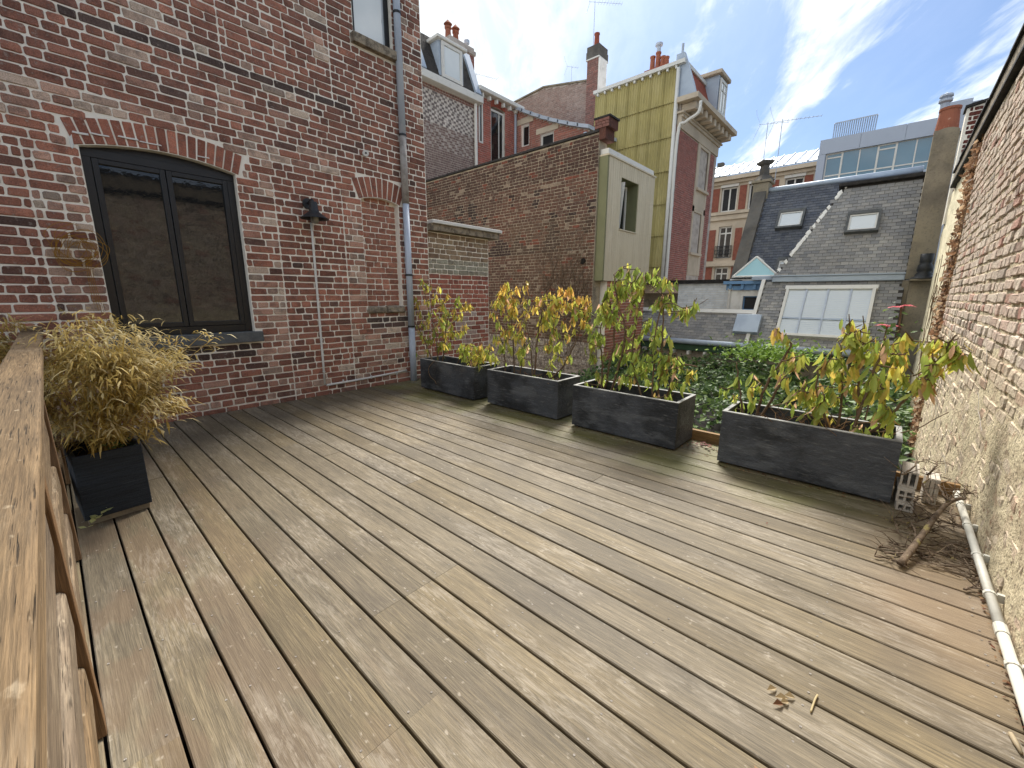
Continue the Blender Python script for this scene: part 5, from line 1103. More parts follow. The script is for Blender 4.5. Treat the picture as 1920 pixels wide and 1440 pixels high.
for j in range(nrow):
    for i in range(ncol):
        o = bpy.data.objects.new('corrugated_sheet', sme); mm = fy.mat(i*cwid, GH-(j+1)*rh_-.1, .004*((i+j) % 3)); o.matrix_world = mm; COL.objects.link(o); adopt(o, yh)
mb = MB(); slab(mb, [fy.pt(-.05, GH-.1, .16), fy.pt(GW+.28, GH-.1, .16), fy.pt(GW+.28, GH-.1, -4), fy.pt(-.05, GH-.1, -4)], (0, 0, 1), .12); mb.build('roof_edge', 'white_paint', yh)
mb = MB()
for i in range(11): mb.fbox(fy, .1+i*GW/10.5, .17+i*GW/10.5, GH-.20, GH-.11, .02, .13)
mb.build('roof_brackets', 'white_paint', yh, kind='stuff')
mb = MB(); mb.tube([fy.pt(GW+.06, 1.5, .10), fy.pt(GW+.06, GH-.2, .10)], .065, 10); mb.build('downpipe', 'white_paint', yh, smooth=True)
mb = MB(); mb.tube(smooth_pts([fy.pt(GW+.20, 1.5, .09), fy.pt(GW+.20, 5.0, .09), fy.pt(GW+.20, 8.55, .09), fy.pt(GW+.45, 8.95, .09), fy.pt(GW+.85, 9.15, .07), fy.pt(GW+.9, 9.5, .07)], 5), .055, 10); mb.build('downpipe', 'white_paint', yh, smooth=True)
ff2 = Fr((XY, YC-.004, -1.79), (1, 0, 0), (0, 0, 1)); FL = 4.2
fw1 = (2.18, 3.15, 5.47+1.79, 6.95+1.79); fw2 = (2.05, 3.0, 3.0+1.79, 4.66+1.79)
mb = MB(); grid_wall(mb, ff2, FL, 7.05+1.79, [fw1, fw2], .2, 0, 0); fm = mb.build('front_wall', 'mortar_red', yh)
brickwork(fm, ff2, .0, FL-.25, 3.6, 8.8, .0755, lambda a, b, r: mul(lerp(srgb(150, 86, 74), srgb(124, 70, 62), r.random()), r.uniform(.85, 1.12)), lambda z: [(1.9, 3.35)], seed=91, simple=True, mt='far_brick', proud=.006)
mb = MB(); fq = Fr((XY-.002, YC+.22, -1.79), (0, -1, 0), (0, 0, 1)); mb.fbox(fq, 0, .215, 0, 7.2+1.79, -.1, 0); qm = mb.build('corner_wall', 'mortar_red', yh)
brickwork(qm, fq, 0, .215, 3.4, 8.95, .0755, lambda a, b, r: mul(srgb(140, 76, 64), r.uniform(.75, 1.1)), seed=92, simple=True, mt='far_brick', proud=.008)
for W in (fw1, fw2):
    mb = MB(); mb.fbox(ff2, 1.92, W[0]+.0, W[2]-.9, W[3]+.12, -.02, .03); mb.fbox(ff2, W[1], 3.33, W[2]-.9, W[3]+.12, -.02, .03); mb.fbox(ff2, W[0]+.001, W[1]-.001, W[3]+.005, W[3]+.12, -.02, .028); mb.fbox(ff2, W[0]+.001, W[1]-.001, W[2]-.9, W[2]-.1, -.02, .022); mb.build('window_surround', 'limestone', yh)
    mb = MB(); mb.fbox(ff2, W[0]-.16, W[1]+.16, W[2]-.1, W[2]-.004, -.05, .12); mb.build('window_sill', 'limestone', yh)
    window(yh, ff2, *W, .15, fwid=.1, mull=((W[0]+W[1])/2,), trans=() if W is fw1 else (W[3]-.45,), bar=.09)
mb = MB(); mb.fbox(ff2, -.02, FL+.02, 8.845, 9.20, -.1, .05); mb.fbox(ff2, -.02, FL+.04, 9.20, 9.30, -.1, .10); mb.build('frieze', 'limestone', yh)
mb = MB(); mb.fbox(ff2, -.2, FL+.35, 9.62, 9.78, -.1, .62); mb.fbox(ff2, -.1, FL+.2, 9.30, 9.36, -.1, .14); mb.build('cornice', 'limestone', yh)
for i in range(9): mb = MB(); mb.fbox(ff2, .05+i*.5, .27+i*.5, 9.37, 9.615, -.02, .50); mb.build('modillion', 'limestone', yh, bevel=.03)
mb = MB(); y1 = YC+.05; quad(mb, (XY+.1, YC-.35, 8.0), (20.3, YC-.35, 8.0), (20.3, YC+.1, 9.35), (XY+.1, YC+.1, 9.35)); quad(mb, (20.3, YC-.35, 8.0), (20.3, 9, 8.0), (20.3, 9, 9.5), (20.3, YC+.1, 9.35))
quad(mb, (XY+.1, YC+.1, 9.35), (20.3, YC+.1, 9.35), (20.3, YC+.9, 9.05), (XY+.1, YC+.9, 9.05)); mb.build('mansard_roof', 'chimney_red', yh)
mb = MB(); slab(mb, [(XY-.02, YC-.5, 7.95), (XY-.02, YC-.36, 8.4), (XY-.02, YC+.02, 9.42), (XY-.02, YC+.3, 9.42), (XY-.02, YC+.3, 7.95)], (1, 0, 0), .14); mb.build('verge', 'zinc_pale', yh)
solid('dormer', 'zinc_pale', yh, [(18.1, 19.0, YC-.5, YC+.8, 8.0, 9.30)]); fdo = Fr((18.1, YC-.502, 8.0), (1, 0, 0), (0, 0, 1)); window(yh, fdo, .06, .84, .06, 1.2, -.02, mull=(.45,), trans=(.85,), fwid=.09, gm='sky_tint_glass')
solid('dormer_cap', 'limestone', yh, [(17.95, 19.15, YC-.62, YC+.8, 9.302, 9.44)], bevel=.03)
cy = at_x(1232, 110, 17.2); c4_ = thing('pot_cluster', 'orange chimney stack with a cluster of clay pots above the ochre gable', 'chimney', (17.2, cy.y, 9.2))
solid('stack', 'chimney_red', c4_, [(17.0, 17.7, cy.y-.45, cy.y+.4, 9.0, 9.78), (16.95, 17.75, cy.y-.5, cy.y+.45, 9.62, 9.70)])
for i, (dy, h) in enumerate(((.22, .55), (.0, .62), (-.2, .42), (-.34, .36))): chimney_pot(c4_, 17.3, cy.y+dy, 9.78, .10, h)
mb = MB(); mb.tube([(17.3, cy.y, 10.35), (17.3, cy.y, 10.62)], .08, 8); mb.lathe((17.3, cy.y, 10.6), [(.08, 0), (.14, .02), (.14, .10), (.05, .14)], 10); mb.build('cowl', 'zinc', c4_)
mb = MB(); p = at_x(1275, 90, 16.1); mb.tube([(16.1, YC+.15, 9.2), (16.1, YC+.15, p.z+.1)], .045, 8); mb.build('flue_pipe', 'zinc', label='thin grey flue pipe standing at the corner of the ochre gable', cat='pipe')

# stone and brick town house far behind
sh_ = thing('stone_house', 'far cream stone and brick town house with white windows and a zinc roof', 'house', (30.5, 7, -1.8))
fs2 = Fr((30, 11.5, -1.79), (0, -1, 0), (0, 0, 1)); SL = 11.5-4.05; H0 = 1.79
cols = [10.15, 8.62, 7.05, 5.5-.32]
wins = []
for yc_ in cols:
    a = 11.5-yc_
    wins += [(a-.47, a+.47, 6.5+H0, 7.95+H0), (a-.40, a+.40, 3.65+H0, 5.62+H0), (a-.42, a+.42, 1.6+H0, 3.1+H0)]
mb = MB(); grid_wall(mb, fs2, SL, 8.3+H0, wins, .25); mb.box(30.3, 38, 4.05, 11.5, -1.79, 8.29); mb.build('wall', 'limestone', sh_)
for W in wins:
    top = W[2] > 8; mid = 5 < W[2] < 8
    window(sh_, fs2, *W, .2, fwid=.09, mull=((W[0]+W[1])/2,), trans=(W[3]-.42,) if not top else (), bar=.08, gm='dark_room' if top else 'glass')
    if top: mb = MB(); mb.fbox(fs2, W[0]-.05, W[1]+.05, W[3]+.0, W[3]+.18, -.1, .06); mb.build('blind_box', 'white_paint', sh_)
    if mid:
        mb = MB(); a0, a1, z0 = W[0]-.1, W[1]+.1, W[2]
        mb.fbox(fs2, a0, a1, z0+.72, z0+.76, .08, .12); mb.fbox(fs2, a0, a1, z0+.02, z0+.06, .08, .12)
        for k in range(13): x = a0+(a1-a0)*k/12; mb.fbox(fs2, x-.012, x+.012, z0+.05, z0+.73, .09, .11)
        for k in range(6): c = fs2.pt(a0+(a1-a0)*(k+.5)/6, z0+.38, .10); mb.tube([c+fs2.u*(.08*math.cos(q*.785))+fs2.v*(.16*math.sin(q*.785)) for q in range(9)], .016, 4, cap=False)
        mb.build('balcony', 'iron', sh_)
for (z0, z1) in ((6.55, 7.95), (3.5, 5.45), (1.2, 3.1)):
    for yc_ in (9.39, 7.83, 6.15, 4.5): a = 11.5-yc_; mb = MB(); mb.fbox(fs2, a-.2, a+.2, z0+H0, z1+H0, .001, .035); mb.build('brick_panel', 'brick_panel', sh_)
for (z, h, pr) in ((6.0, .28, .14), (6.3, .10, .24), (3.15, .16, .2), (8.12, .16, .18), (8.30, .22, .42)): mb = MB(); mb.fbox(fs2, -.05, SL+.03, z+H0, z+h+H0, -.05, pr); mb.build('string_course', 'limestone', sh_)
mb = MB(); slab(mb, [fs2.pt(-.05, 8.53+H0, .45), fs2.pt(SL+.05, 8.53+H0, .45), fs2.pt(SL+.05, 9.85+H0, -2.6), fs2.pt(-.05, 9.85+H0, -2.6)], (-.3, 0, .9), .06); zr = mb.build('roof', 'zinc_pale', sh_)
for i in range(14):
    a = i*SL/13; p, q = fs2.pt(a, 8.56+H0, .47), fs2.pt(a, 9.92+H0, -2.58); mb = MB(); mb.tube([p+Vector((0, 0, .06)), q+Vector((0, 0, .03))], .035, 4); mb.build('standing_seam', 'zinc', zr)
mb = MB(); mb.box(30.05, 33, 3.75, 4.048, 5, 9.3); mb.build('end_wall', 'brick_panel', sh_)
p = at_x(1350, 320, 33); mb = MB(); mb.box(32.8, 33.4, p.y-.4, p.y+.4, 8, p.z+.15); mb.box(32.9, 33.3, p.y-.2, p.y+.2, p.z+.15, p.z+.5); mb.build('far_chimney', 'cement_dark', label='tiny dark chimney on the far zinc roof', cat='chimney', bevel=.03)

# modern glazed rooftop building
mo = thing('glass_building', 'modern grey-panelled building with a strip of blue glass, above the slate roof', 'building', (27.5, 1.5, -1.8))
fmo = Fr((27, 3.78, -1.79), (0, -1, 0), (0, 0, 1)); ML = 6.3; gz0, gz1 = 6.75+H0, 8.12+H0
mb = MB(); grid_wall(mb, fmo, ML, 8.76+H0, [(.30, ML-.1, gz0, gz1)], .2); mb.box(27.21, 36, -2.5, 3.78, -1.79, 8.755); mb.build('wall', 'alu', mo)
for i in range(4): a = .003+i*ML/4; mb = MB(); mb.fbox(fmo, a, a+ML/4-.012, gz1+.01, 8.79+H0, .001, .05); mb.build('cladding_panel', 'alu', mo)
mb = MB(); mb.fbox(fmo, -.03, .28, gz0-2, gz1, .001, .05); mb.build('cladding_panel', 'alu', mo)
nb_ = 9; pw = (ML-.42)/nb_
for i in range(nb_):
    a0 = .31+i*pw
    if i % 3 == 0: window(mo, fmo, a0, a0+pw, gz0, gz1, .12, gm='blue_glass', fwid=.05, trans=(gz0+.36, gz1-.2), bar=.06)
    else: window(mo, fmo, a0, a0+pw, gz0, gz1, .12, gm='blue_glass', fwid=.022, trans=(gz0+.36,), bar=.05)
pg = thing('roof_pergola', 'slatted metal sunshade standing on the roof of the glass building', 'sunshade', (28, 2.6, 8.8))
y0_, y1_ = 3.42, 1.82
for i in range(20):
    y = y0_+(y1_-y0_)*i/19; mb = MB(); P = [(28.0, y, 8.85), (28.0, y, 9.05), (27.55, y-.05, 9.62)]; mb.tube(P, .036, 4); mb.build('slat', 'zinc_pale', pg)
mb = MB(); mb.tube([(28.0, y0_, 9.05), (28.0, y1_, 9.05)], .03, 4); mb.tube([(27.55, y0_-.05, 9.62), (27.55, y1_-.05, 9.62)], .03, 4); mb.build('rail', 'zinc', pg)
hp = at_x(1800, 200, 26.6); mb = MB(); mb.box(26.6, 27.6, hp.y-.35, hp.y+.45, 8.0, hp.z+.25); d0 = hp.z+.25; vb = mb.build('vent_box', 'alu', label='grey metal ventilation housing beyond the concrete chimney', cat='vent', bevel=.01)
for k in range(4): mb = MB(); mb.box(26.55, 27.5, hp.y-.62, hp.y-.352, d0-.2-k*.22, d0-.16-k*.22); mb.build('louvre', 'alu', vb)

# ================================================================== slate-roofed building closing the garden
sb_ = thing('slate_building', 'long slate-roofed building closing the garden, with skylights and a wide studio window', 'building', (12.5, 3, -1.8))
EX, EZ = 11.55, .06; BX, BZ = 12.6, 1.62          # eave and zinc band of the lower slope
solid('wall', 'mortar_dark', sb_, [(EX+.12, 20, -.15, 6.7, -1.79, -.02)])
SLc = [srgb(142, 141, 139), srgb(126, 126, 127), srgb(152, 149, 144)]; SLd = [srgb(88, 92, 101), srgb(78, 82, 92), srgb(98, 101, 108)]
def slates(parent, P0, u, v, W, H, pal, inside, single=0, sw_=.155, ex=.084, seed=1):
    f_ = Fr(P0, u, v); rng = random.Random(seed); L = []
    for j in range(int(H/ex)+1):
        for i in range(-1, int(W/sw_)+1):
            a = i*sw_+(sw_/2 if j % 2 else 0); b = j*ex
            if inside(a+sw_/2, b+ex/2): L.append((a, b))
    sc2 = sorted((to_px(f_.pt(a, b))[2], k) for k, (a, b) in enumerate(L) if -20 < to_px(f_.pt(a, b))[0] < 1930); pick = {k for _, k in sc2[:single]}
    mb = MB(); key = ('slate', pal[0]); 
    if key not in PIECES:
        q = MB(); q.add([(-.074, 0, 0), (.074, 0, 0), (.074, 0, ex*1.15), (-.074, 0, ex*1.15), (-.074, -.014, 0), (.074, -.014, 0), (.074, -.004, ex*1.15), (-.074, -.004, ex*1.15)], [(4, 5, 6, 7), (0, 1, 5, 4), (1, 2, 6, 5), (3, 0, 4, 7)]); PIECES[key] = q.mesh('slate', 'slate_object')
    for k, (a, b) in enumerate(L):
        c = mul(lerp(rng.choice(pal), rng.choice(pal), rng.random()), rng.uniform(.9, 1.09)*(1+.2*nz(a, b, seed, 1.3))); dj = rng.uniform(-.002, .003)
        if k in pick:
            o = bpy.data.objects.new('slate', PIECES[key]); o.matrix_world = f_.mat(a+sw_/2, b+dj, rng.uniform(0, .003)); o.color = (*c, 1); COL.objects.link(o); o.parent = parent
        else:
            a0, a1 = a+.0035, a+sw_-.0035; P = f_.pt
            mb.add([P(a0, b+dj, 0), P(a1, b+dj, 0), P(a1, b+ex*1.15, 0), P(a0, b+ex*1.15, 0), P(a0, b+dj, .016), P(a1, b+dj, .016), P(a1, b+ex*1.15, .005), P(a0, b+ex*1.15, .005)], [(4, 5, 6, 7), (0, 1, 5, 4), (1, 2, 6, 5), (3, 0, 4, 7)], c)
    if mb.v: mb.build('slate_field', 'slate_tone', parent, kind='stuff')
    return f_
lv = Vector((BX-EX, 0, BZ-EZ)); LH = lv.length; YL = 6.6
fl_ = Fr((EX, YL, EZ), (0, -1, 0), lv)
# lower slope: full height right of the raking bar, half height left of it
def hit(px_a, py_a, f):            # photo measurement onto a roof plane
    d = ray(px_a, py_a); t = (f.o-CAM).dot(f.n)/d.dot(f.n); p = CAM+d*t; return ((p-f.o).dot(f.u), (p-f.o).dot(f.v))
rk = hit(1400, 640, fl_)[0]; lt = hit(1300, 583, fl_)[1]
mb = MB(); quad(mb, fl_.pt(0, 0), fl_.pt(YL+.15, 0), fl_.pt(YL+.15, LH), fl_.pt(rk, LH), fl_.pt(rk, lt), fl_.pt(0, lt)); lr = mb.build('lower_roof', 'roof_tile', sb_)
q0, q1, q2 = hit(1475, 546, fl_), hit(1643, 543, fl_), hit(1462, 629, fl_)
sk0, sk1 = hit(1383, 593, fl_), hit(1412, 630, fl_)
def low_in(a, b):
    if not (0 <= a <= YL+.1 and b <= LH): return False
    if a < rk+.05 and b > lt-.05: return False
    if q0[0]+.03 < a < q1[0]-.03 and q2[1]+.0 < b < q0[1]+.03: return False
    return True
slates(lr, fl_.o, fl_.u, fl_.v, YL+.15, LH, SLc, low_in, 150, seed=5)
mb = MB(); mb.fbox(fl_, rk-.03, rk+.05, -.02, LH+.02, .0, .07); mb.build('raking_bar', 'white_paint', sb_)
mb = MB(); mb.fbox(fl_, -.05, rk-.03, lt-.06, lt+.05, .0, .05); mb.build('ridge_flashing', 'white_paint', sb_)
mb = MB(); mb.tube([(EX-.05, YL, EZ-.02), (EX-.05, -.15, EZ-.02)], .07, 10); mb.build('gutter', 'zinc_pale', sb_, smooth=True)
solid('fascia', 'green_gutter', sb_, [(EX-.01, EX+.06, -.15, YL, EZ-.26, EZ-.09)])
for i in range(16): mb = MB(); y = 6.4-i*.42; mb.box(EX-.12, EX+.1, y, y+.06, EZ-.36, EZ-.265); mb.build('rafter_end', 'white_paint', sb_)
# studio window on the slope
mb = MB(); a0, a1, b0, b1 = q0[0], q1[0], q2[1], q0[1]
for (p, q, r_, s) in ((a0, a0+.06, b0, b1), (a1-.06, a1, b0, b1), (a0-.03, a1+.03, b1, b1+.10), (a0, a1, b0-.03, b0+.03)): mb.fbox(fl_, p, q, r_, s, .0, .10)
swn = mb.build('studio_window', 'white_paint', sb_)
for k in range(1, 4): mb = MB(); x = a0+(a1-a0)*k/4; mb.fbox(fl_, x-.018, x+.018, b0+.03, b1, .03, .085); mb.build('mullion', 'zinc', swn)
zb_ = b0+(b1-b0)*.36; mb = MB(); mb.fbox(fl_, a0+.06, a1-.06, zb_-.018, zb_+.018, .03, .078); mb.build('transom', 'zinc_pale', swn)
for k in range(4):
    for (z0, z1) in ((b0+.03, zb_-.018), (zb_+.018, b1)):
        x0 = a0+(a1-a0)*k/4+.02; x1 = a0+(a1-a0)*(k+1)/4-.02; mb = MB(); mb.fbox(fl_, x0, x1, z0, z1, .03, .055); mb.build('pane', 'sky_tint_glass', swn)
        mb = MB(); nl = int((z1-z0)/.05)
        for q in range(nl): mb.fbox(fl_, x0+.01, x1-.01, z0+q*.05+.02, z0+q*.05+.026, .0555, .0575)
        mb.build('blind_lines', 'zinc', swn, kind='stuff')
def skylight(parent, f, a0, a1, b0, b1, gm='sky_tint_glass', lid=False):
    mb = MB(); t = .05
    for (p, q, r_, s) in ((a0-t, a0, b0-t, b1+t*1.6), (a1, a1+t, b0-t, b1+t*1.6), (a0, a1, b0-t, b0), (a0, a1, b1, b1+t*1.6)): mb.fbox(f, p, q, r_, s, .0, .13)
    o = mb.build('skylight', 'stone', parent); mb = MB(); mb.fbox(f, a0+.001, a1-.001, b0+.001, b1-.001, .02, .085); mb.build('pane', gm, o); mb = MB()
    for (p, q, r_, s) in ((a0, a0+.035, b0, b1), (a1-.035, a1, b0, b1), (a0+.035, a1-.035, b0, b0+.035), (a0+.035, a1-.035, b1-.035, b1)): mb.fbox(f, p+.001, q-.001, r_+.001, s-.001, .086, .105)
    mb.build('glazing_frame', 'white_paint', o)
k0, k1 = hit(1384, 594, fl_), hit(1405, 628, fl_); mb = MB(); mb.fbox(fl_, k0[0], k0[0]+.56, k1[1], k0[1], .02, .15); mb.build('roof_hatch', 'zinc_pale', sb_, bevel=.01)
# upper right slope
FX0, FZ0, FX1, FZ1 = 12.66, 1.74, 13.6, 3.86
uv = Vector((FX1-FX0, 0, FZ1-FZ0)); UH = uv.length; fu_ = Fr((FX0, 2.36, FZ0), (0, -1, 0), uv); UW = 2.36+.15
hipx = hit(1580, 366, fu_)
mb = MB(); quad(mb, fu_.pt(0, 0), fu_.pt(UW, 0), fu_.pt(UW, UH), fu_.pt(hipx[0], UH)); quad(mb, fu_.pt(0, 0), fu_.pt(hipx[0], UH), fu_.pt(hipx[0], UH, -1.2), fu_.pt(0, 0, -1.2)); ur = mb.build('upper_roof', 'roof_tile', sb_)
u0, u1 = hit(1588, 437, fu_), hit(1622, 405, fu_)
uin = lambda a, b: 0 <= a <= UW and b < UH-.03 and a > hipx[0]*b/UH and not (u0[0]+.0 < a < u0[0]+.52 and u0[1]-.0 < b < u1[1]+.04)
slates(ur, fu_.o, fu_.u, fu_.v, UW, UH, SLc, uin, 300, seed=6)
skylight(sb_, fu_, u0[0], u0[0]+.52, u0[1], u1[1])
rr = random.Random(15); mb = MB()
for i in range(44):
    t = rr.random()
    if rr.random() < .4*t: continue
    mb.piece(Fr(fu_.pt(hipx[0]*t, UH*t, .0), fu_.u*hipx[0]+fu_.v*UH, fu_.n.cross(fu_.u*hipx[0]+fu_.v*UH)), [(0, -.03-rr.uniform(0, .03)), (rr.uniform(.05, .1), -.05), (.09+rr.uniform(0, .05), .02), (.04, rr.uniform(.02, .05))], 0, rr.uniform(.018, .034), .006)
mb.build('hip_cement', 'plaster', sb_, kind='stuff')
mb = MB(); slab(mb, [fu_.pt(hipx[0]-.1, UH-.01, .10), fu_.pt(UW+.02, UH-.01, .10), fu_.pt(UW+.02, UH+.12, -1.0), fu_.pt(hipx[0]-.1, UH+.12, -1.0)], (0, 0, 1), .07); mb.build('roof_edge', 'slate_cap', sb_)
mb = MB(); slab(mb, [fu_.pt(hipx[0]+.2, UH+.10, -.1), fu_.pt(UW, UH+.10, -.1), fu_.pt(UW, UH+.35, -1.0), fu_.pt(hipx[0]+.2, UH+.35, -1.0)], (0, 0, 1), .05); mb.build('top_flashing', 'zinc_pale', sb_)
solid('zinc_band', 'zinc_pale', sb_, [(12.50, 12.66, -.13, 2.36, 1.60, 1.735)], bevel=.02); solid('zinc_nosing', 'zinc_pale', sb_, [(12.47, 12.66, -.13, 2.40, 1.737, 1.765)])
# darker mansard further left
DX0, DZ0, DX1, DZ1 = 13.05, 1.7, 14.5, 4.2; dv = Vector((DX1-DX0, 0, DZ1-DZ0)); DH = dv.length; fd_ = Fr((DX0, 3.12, DZ0), (0, -1, 0), dv); DW = 3.12+.1
mb = MB(); quad(mb, fd_.pt(0, 0), fd_.pt(DW, 0), fd_.pt(DW, DH), fd_.pt(0, DH)); dr_ = mb.build('dark_mansard', 'roof_tile', sb_)
m0, m1 = hit(1458, 430, fd_), hit(1492, 401, fd_); n0, n1 = hit(1438, 510, fd_), hit(1480, 492, fd_)
din = lambda a, b: 0 <= a <= DW and b < DH-.03 and not (m0[0]+.0 < a < m0[0]+.52 and m0[1]-.0 < b < m1[1]+.04)
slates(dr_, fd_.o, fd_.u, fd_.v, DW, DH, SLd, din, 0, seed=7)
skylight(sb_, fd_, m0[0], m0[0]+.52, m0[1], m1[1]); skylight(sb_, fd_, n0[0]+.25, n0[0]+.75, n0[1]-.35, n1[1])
mb = MB(); mb.tube([fd_.pt(-.05, DH+.03, .02), fd_.pt(DW, DH+.03, .02)], .07, 8); mb.build('ridge_roll', 'zinc_pale', sb_, smooth=True)
# raking verge wall and chimney at the left of the mansard
vc = thing('verge_chimney', 'raking grey cement verge ending in a small capped chimney, left of the dark mansard', 'chimney', (13.5, 3.3, 1.7))
mb = MB(); slab(mb, [fd_.pt(-.34, -.25, .12), fd_.pt(-.02, -.25, .12), fd_.pt(-.02, DH+.1, .12), fd_.pt(-.34, DH+.1, .12)], -fd_.n, .5); mb.build('verge', 'cement_dark', vc)
ct = fd_.pt(-.18, DH, -.1); 
mb = MB(); mb.box(ct.x-.22, ct.x+.25, ct.y-.2, ct.y+.2, ct.z-.3, ct.z+.30); mb.box(ct.x-.27, ct.x+.3, ct.y-.25, ct.y+.25, ct.z+.301, ct.z+.37); mb.build('stack', 'cement', vc, bevel=.01)
mb = MB(); mb.lathe((ct.x, ct.y, ct.z+.371), [(.30, 0), (.17, .14), (.13, .16), (.12, .42), (.19, .45), (.23, .50), (.23, .54), (.0, .55)], 4); mb.build('cap', 'cement_dark', vc)
antenna('aerial', 'comb aerial standing behind the capped chimney', at_x(1452, 345, 15.2), 1.75, -1.25, 9, .10, .95, .007)
antenna('aerial', 'bent thin aerial mast left of the comb aerial', at_x(1428, 330, 15.4), 1.5, -1.1, 4, .10, .55, .006)
# concrete chimney with clay pot
cc = thing('concrete_chimney', 'broad concrete chimney with a terracotta pot at the far end of the side wall', 'chimney', (12.4, -.4, -1.8))
mb = MB(); n = 8; zt = 4.50; P = [(-.13, 1.62), (-.135, zt)]+[(-.135-.37*i/n, zt-.03-.10*math.sin(i/n*1.57)*.0+.05*math.sin(i/n*3.14)) for i in range(1, n)]+[(-.50, zt-.04), (-.54, 1.62)]
slab(mb, [(12.45, y, z) for y, z in P], (1, 0, 0), .6); mb.build('stack', 'cement', cc)
solid('base', 'cement', cc, [(12.40, 13.0, -.575, -.22, -1.79, 1.605), (12.47, 13.0, -.218, -.10, -1.79, 1.600)], bevel=.004)
mb = MB(); mb.lathe((12.72, -.31, zt-.02), [(.185, 0), (.175, .1), (.15, .40), (.165, .42), (.165, .46), (.12, .46), (.11, .2)], 18); mb.build('chimney_pot', 'terracotta', cc)
mb = MB(); mb.tube([(12.9, -.22, zt), (12.9, -.22, zt+.62)], .07, 10); mb.lathe((12.9, -.22, zt+.6), [(.07, 0), (.11, .03), (.11, .07), (.07, .09), (.11, .12), (.10, .16), (0, .2)], 10); mb.build('flue', 'zinc', cc)
mb = MB(); mb.lathe((12.28, -.40, 1.615), [(.20, 0), (.20, .02), (.13, .05), (.14, .09), (.10, .13), (.125, .17), (.115, .27), (.09, .30), (.10, .34), (.105, .50), (.085, .50), (.08, .3)], 16); mb.build('vent_pot', 'iron', label='small black moulded vent pot on the ledge of the concrete chimney', cat='vent pot', smooth=True)
solid('ledge', 'cement', cc, [(12.12, 12.45, -.56, -.20, 1.58, 1.612)])
# white lean-to with blue cornice, lantern and white wall
wb = thing('white_lean_to', 'small white lean-to with a blue bracketed cornice and a dark window', 'lean-to', (13, 3.1, .6))
fwb = Fr((12.9, 3.45, .55), (0, -1, 0), (0, 0, 1)); mb = MB(); wq = (.38, .78, .32, .70); grid_wall(mb, fwb, 1.12, 1.16, [wq], .2); mb.build('wall', 'plaster', wb)
window(wb, fwb, *wq, .12, fm='blue_paint', gm='dark_room', fwid=.03); mb = MB(); mb.fbox(fwb, -.06, 1.1, .86, 1.02, -.05, .05); mb.fbox(fwb, -.12, 1.14, 1.02, 1.10, -.05, .16); mb.build('cornice', 'blue_paint', wb)
for i in range(4): mb = MB(); mb.fbox(fwb, .02+i*.3, .09+i*.3, .88, 1.018, .051, .12); mb.build('cornice_bracket', 'blue_paint', wb)
solid('zinc_gutter', 'zinc_pale', wb, [(12.62, 12.9, 2.34, 2.85, 1.66, 1.76), (12.70, 12.9, 2.36, 2.60, 1.55, 1.655)], bevel=.01)
mb = MB(); mb.tube([fwb.pt(.04, .0, .05), fwb.pt(.04, .84, .05)], .035, 8); mb.lathe(fwb.pt(.04, .84, .05), [(.04, 0), (.06, .03), (.06, .08)], 8); mb.build('downpipe', 'white_paint', wb)
gl = thing('glass_lantern', 'pyramid roof lantern of pale aqua glass above the lean-to', 'roof lantern', (13.4, 3, 1.75))
A = [Vector((12.80, 3.36, 1.765)), Vector((12.80, 2.28, 1.765)), Vector((13.75, 2.28, 1.765)), Vector((13.75, 3.36, 1.765))]; T = Vector((13.2, 2.92, 2.30))
for i in range(4):
    b, c = A[i], A[(i+1) % 4]; mb = MB(); nrm = (c-b).cross(T-b).normalized(); slab(mb, [b, c, T], -nrm, .02); mb.build('pane', 'lantern_glass', gl)
    mb = MB(); mb.tube([b, T], .028, 6); mb.tube([b, c], .028, 6); mb.build('glazing_bar', 'white_paint', gl)
ww = thing('white_brick_wall', 'white-painted brick wall with a dark coping left of the lean-to', 'wall', (13.9, 4.4, 0))
fww = Fr((13.6, 5.12, -.5), (0, -1, 0), (0, 0, 1)); mb = MB(); mb.box(13.6, 13.9, 3.46, 5.12, -.5, 1.62); wm = mb.build('wall', 'plaster', ww)
brickwork(wm, fww, 0, 1.66, .9, 2.1, .068, lambda a, b, r: mul(srgb(238, 241, 243), r.uniform(.85, 1.04)), simple=True, mt='white_brick', seed=3, proud=.014)
solid('coping', 'slate_cap', ww, [(13.5, 14.0, 3.40, 6.35, 1.622, 1.73)])
pw_ = thing('peach_wall', 'peach-rendered wall with a dark opening beneath, below the ochre gable', 'wall', (13.8, 5.8, 0))
solid('wall', 'peach', pw_, [(13.62, 13.95, 5.125, 6.4, 1.33, 1.618)]); solid('lower_wall', 'mortar_dark', pw_, [(13.9, 14.1, 5.125, 6.4, -.5, 1.33)])

# ================================================================== garden planting
def foliage(name, label, cat, pts, size, pal, seed, parent=None, aspect=.55, up=.5, mt='tone_leaf'):
    rng = random.Random(seed); mb = MB()
    for (p, nrm, k) in pts:
        d = Vector((rng.gauss(0, 1), rng.gauss(0, 1), rng.gauss(0, 1))); n = (Vector(nrm)+Vector((rng.gauss(0, .6), rng.gauss(0, .6), rng.gauss(0, .6)))).normalized(); d = (d-n*d.dot(n)).normalized(); s = n.cross(d); L = size*rng.uniform(.45, 1.5)
        c = mul(lerp(rng.choice(pal), rng.choice(pal), rng.random()), rng.uniform(.7, 1.2)*k); P = Vector(p)
        mb.add([tuple(P), tuple(P+d*L*.45+s*L*aspect*.5+n*L*.08), tuple(P+d*L), tuple(P+d*L*.45-s*L*aspect*.5+n*L*.08)], [(0, 1, 2, 3)], c)
    return mb.build(name, mt, parent, label=label, cat=cat, kind='stuff' if parent else None)
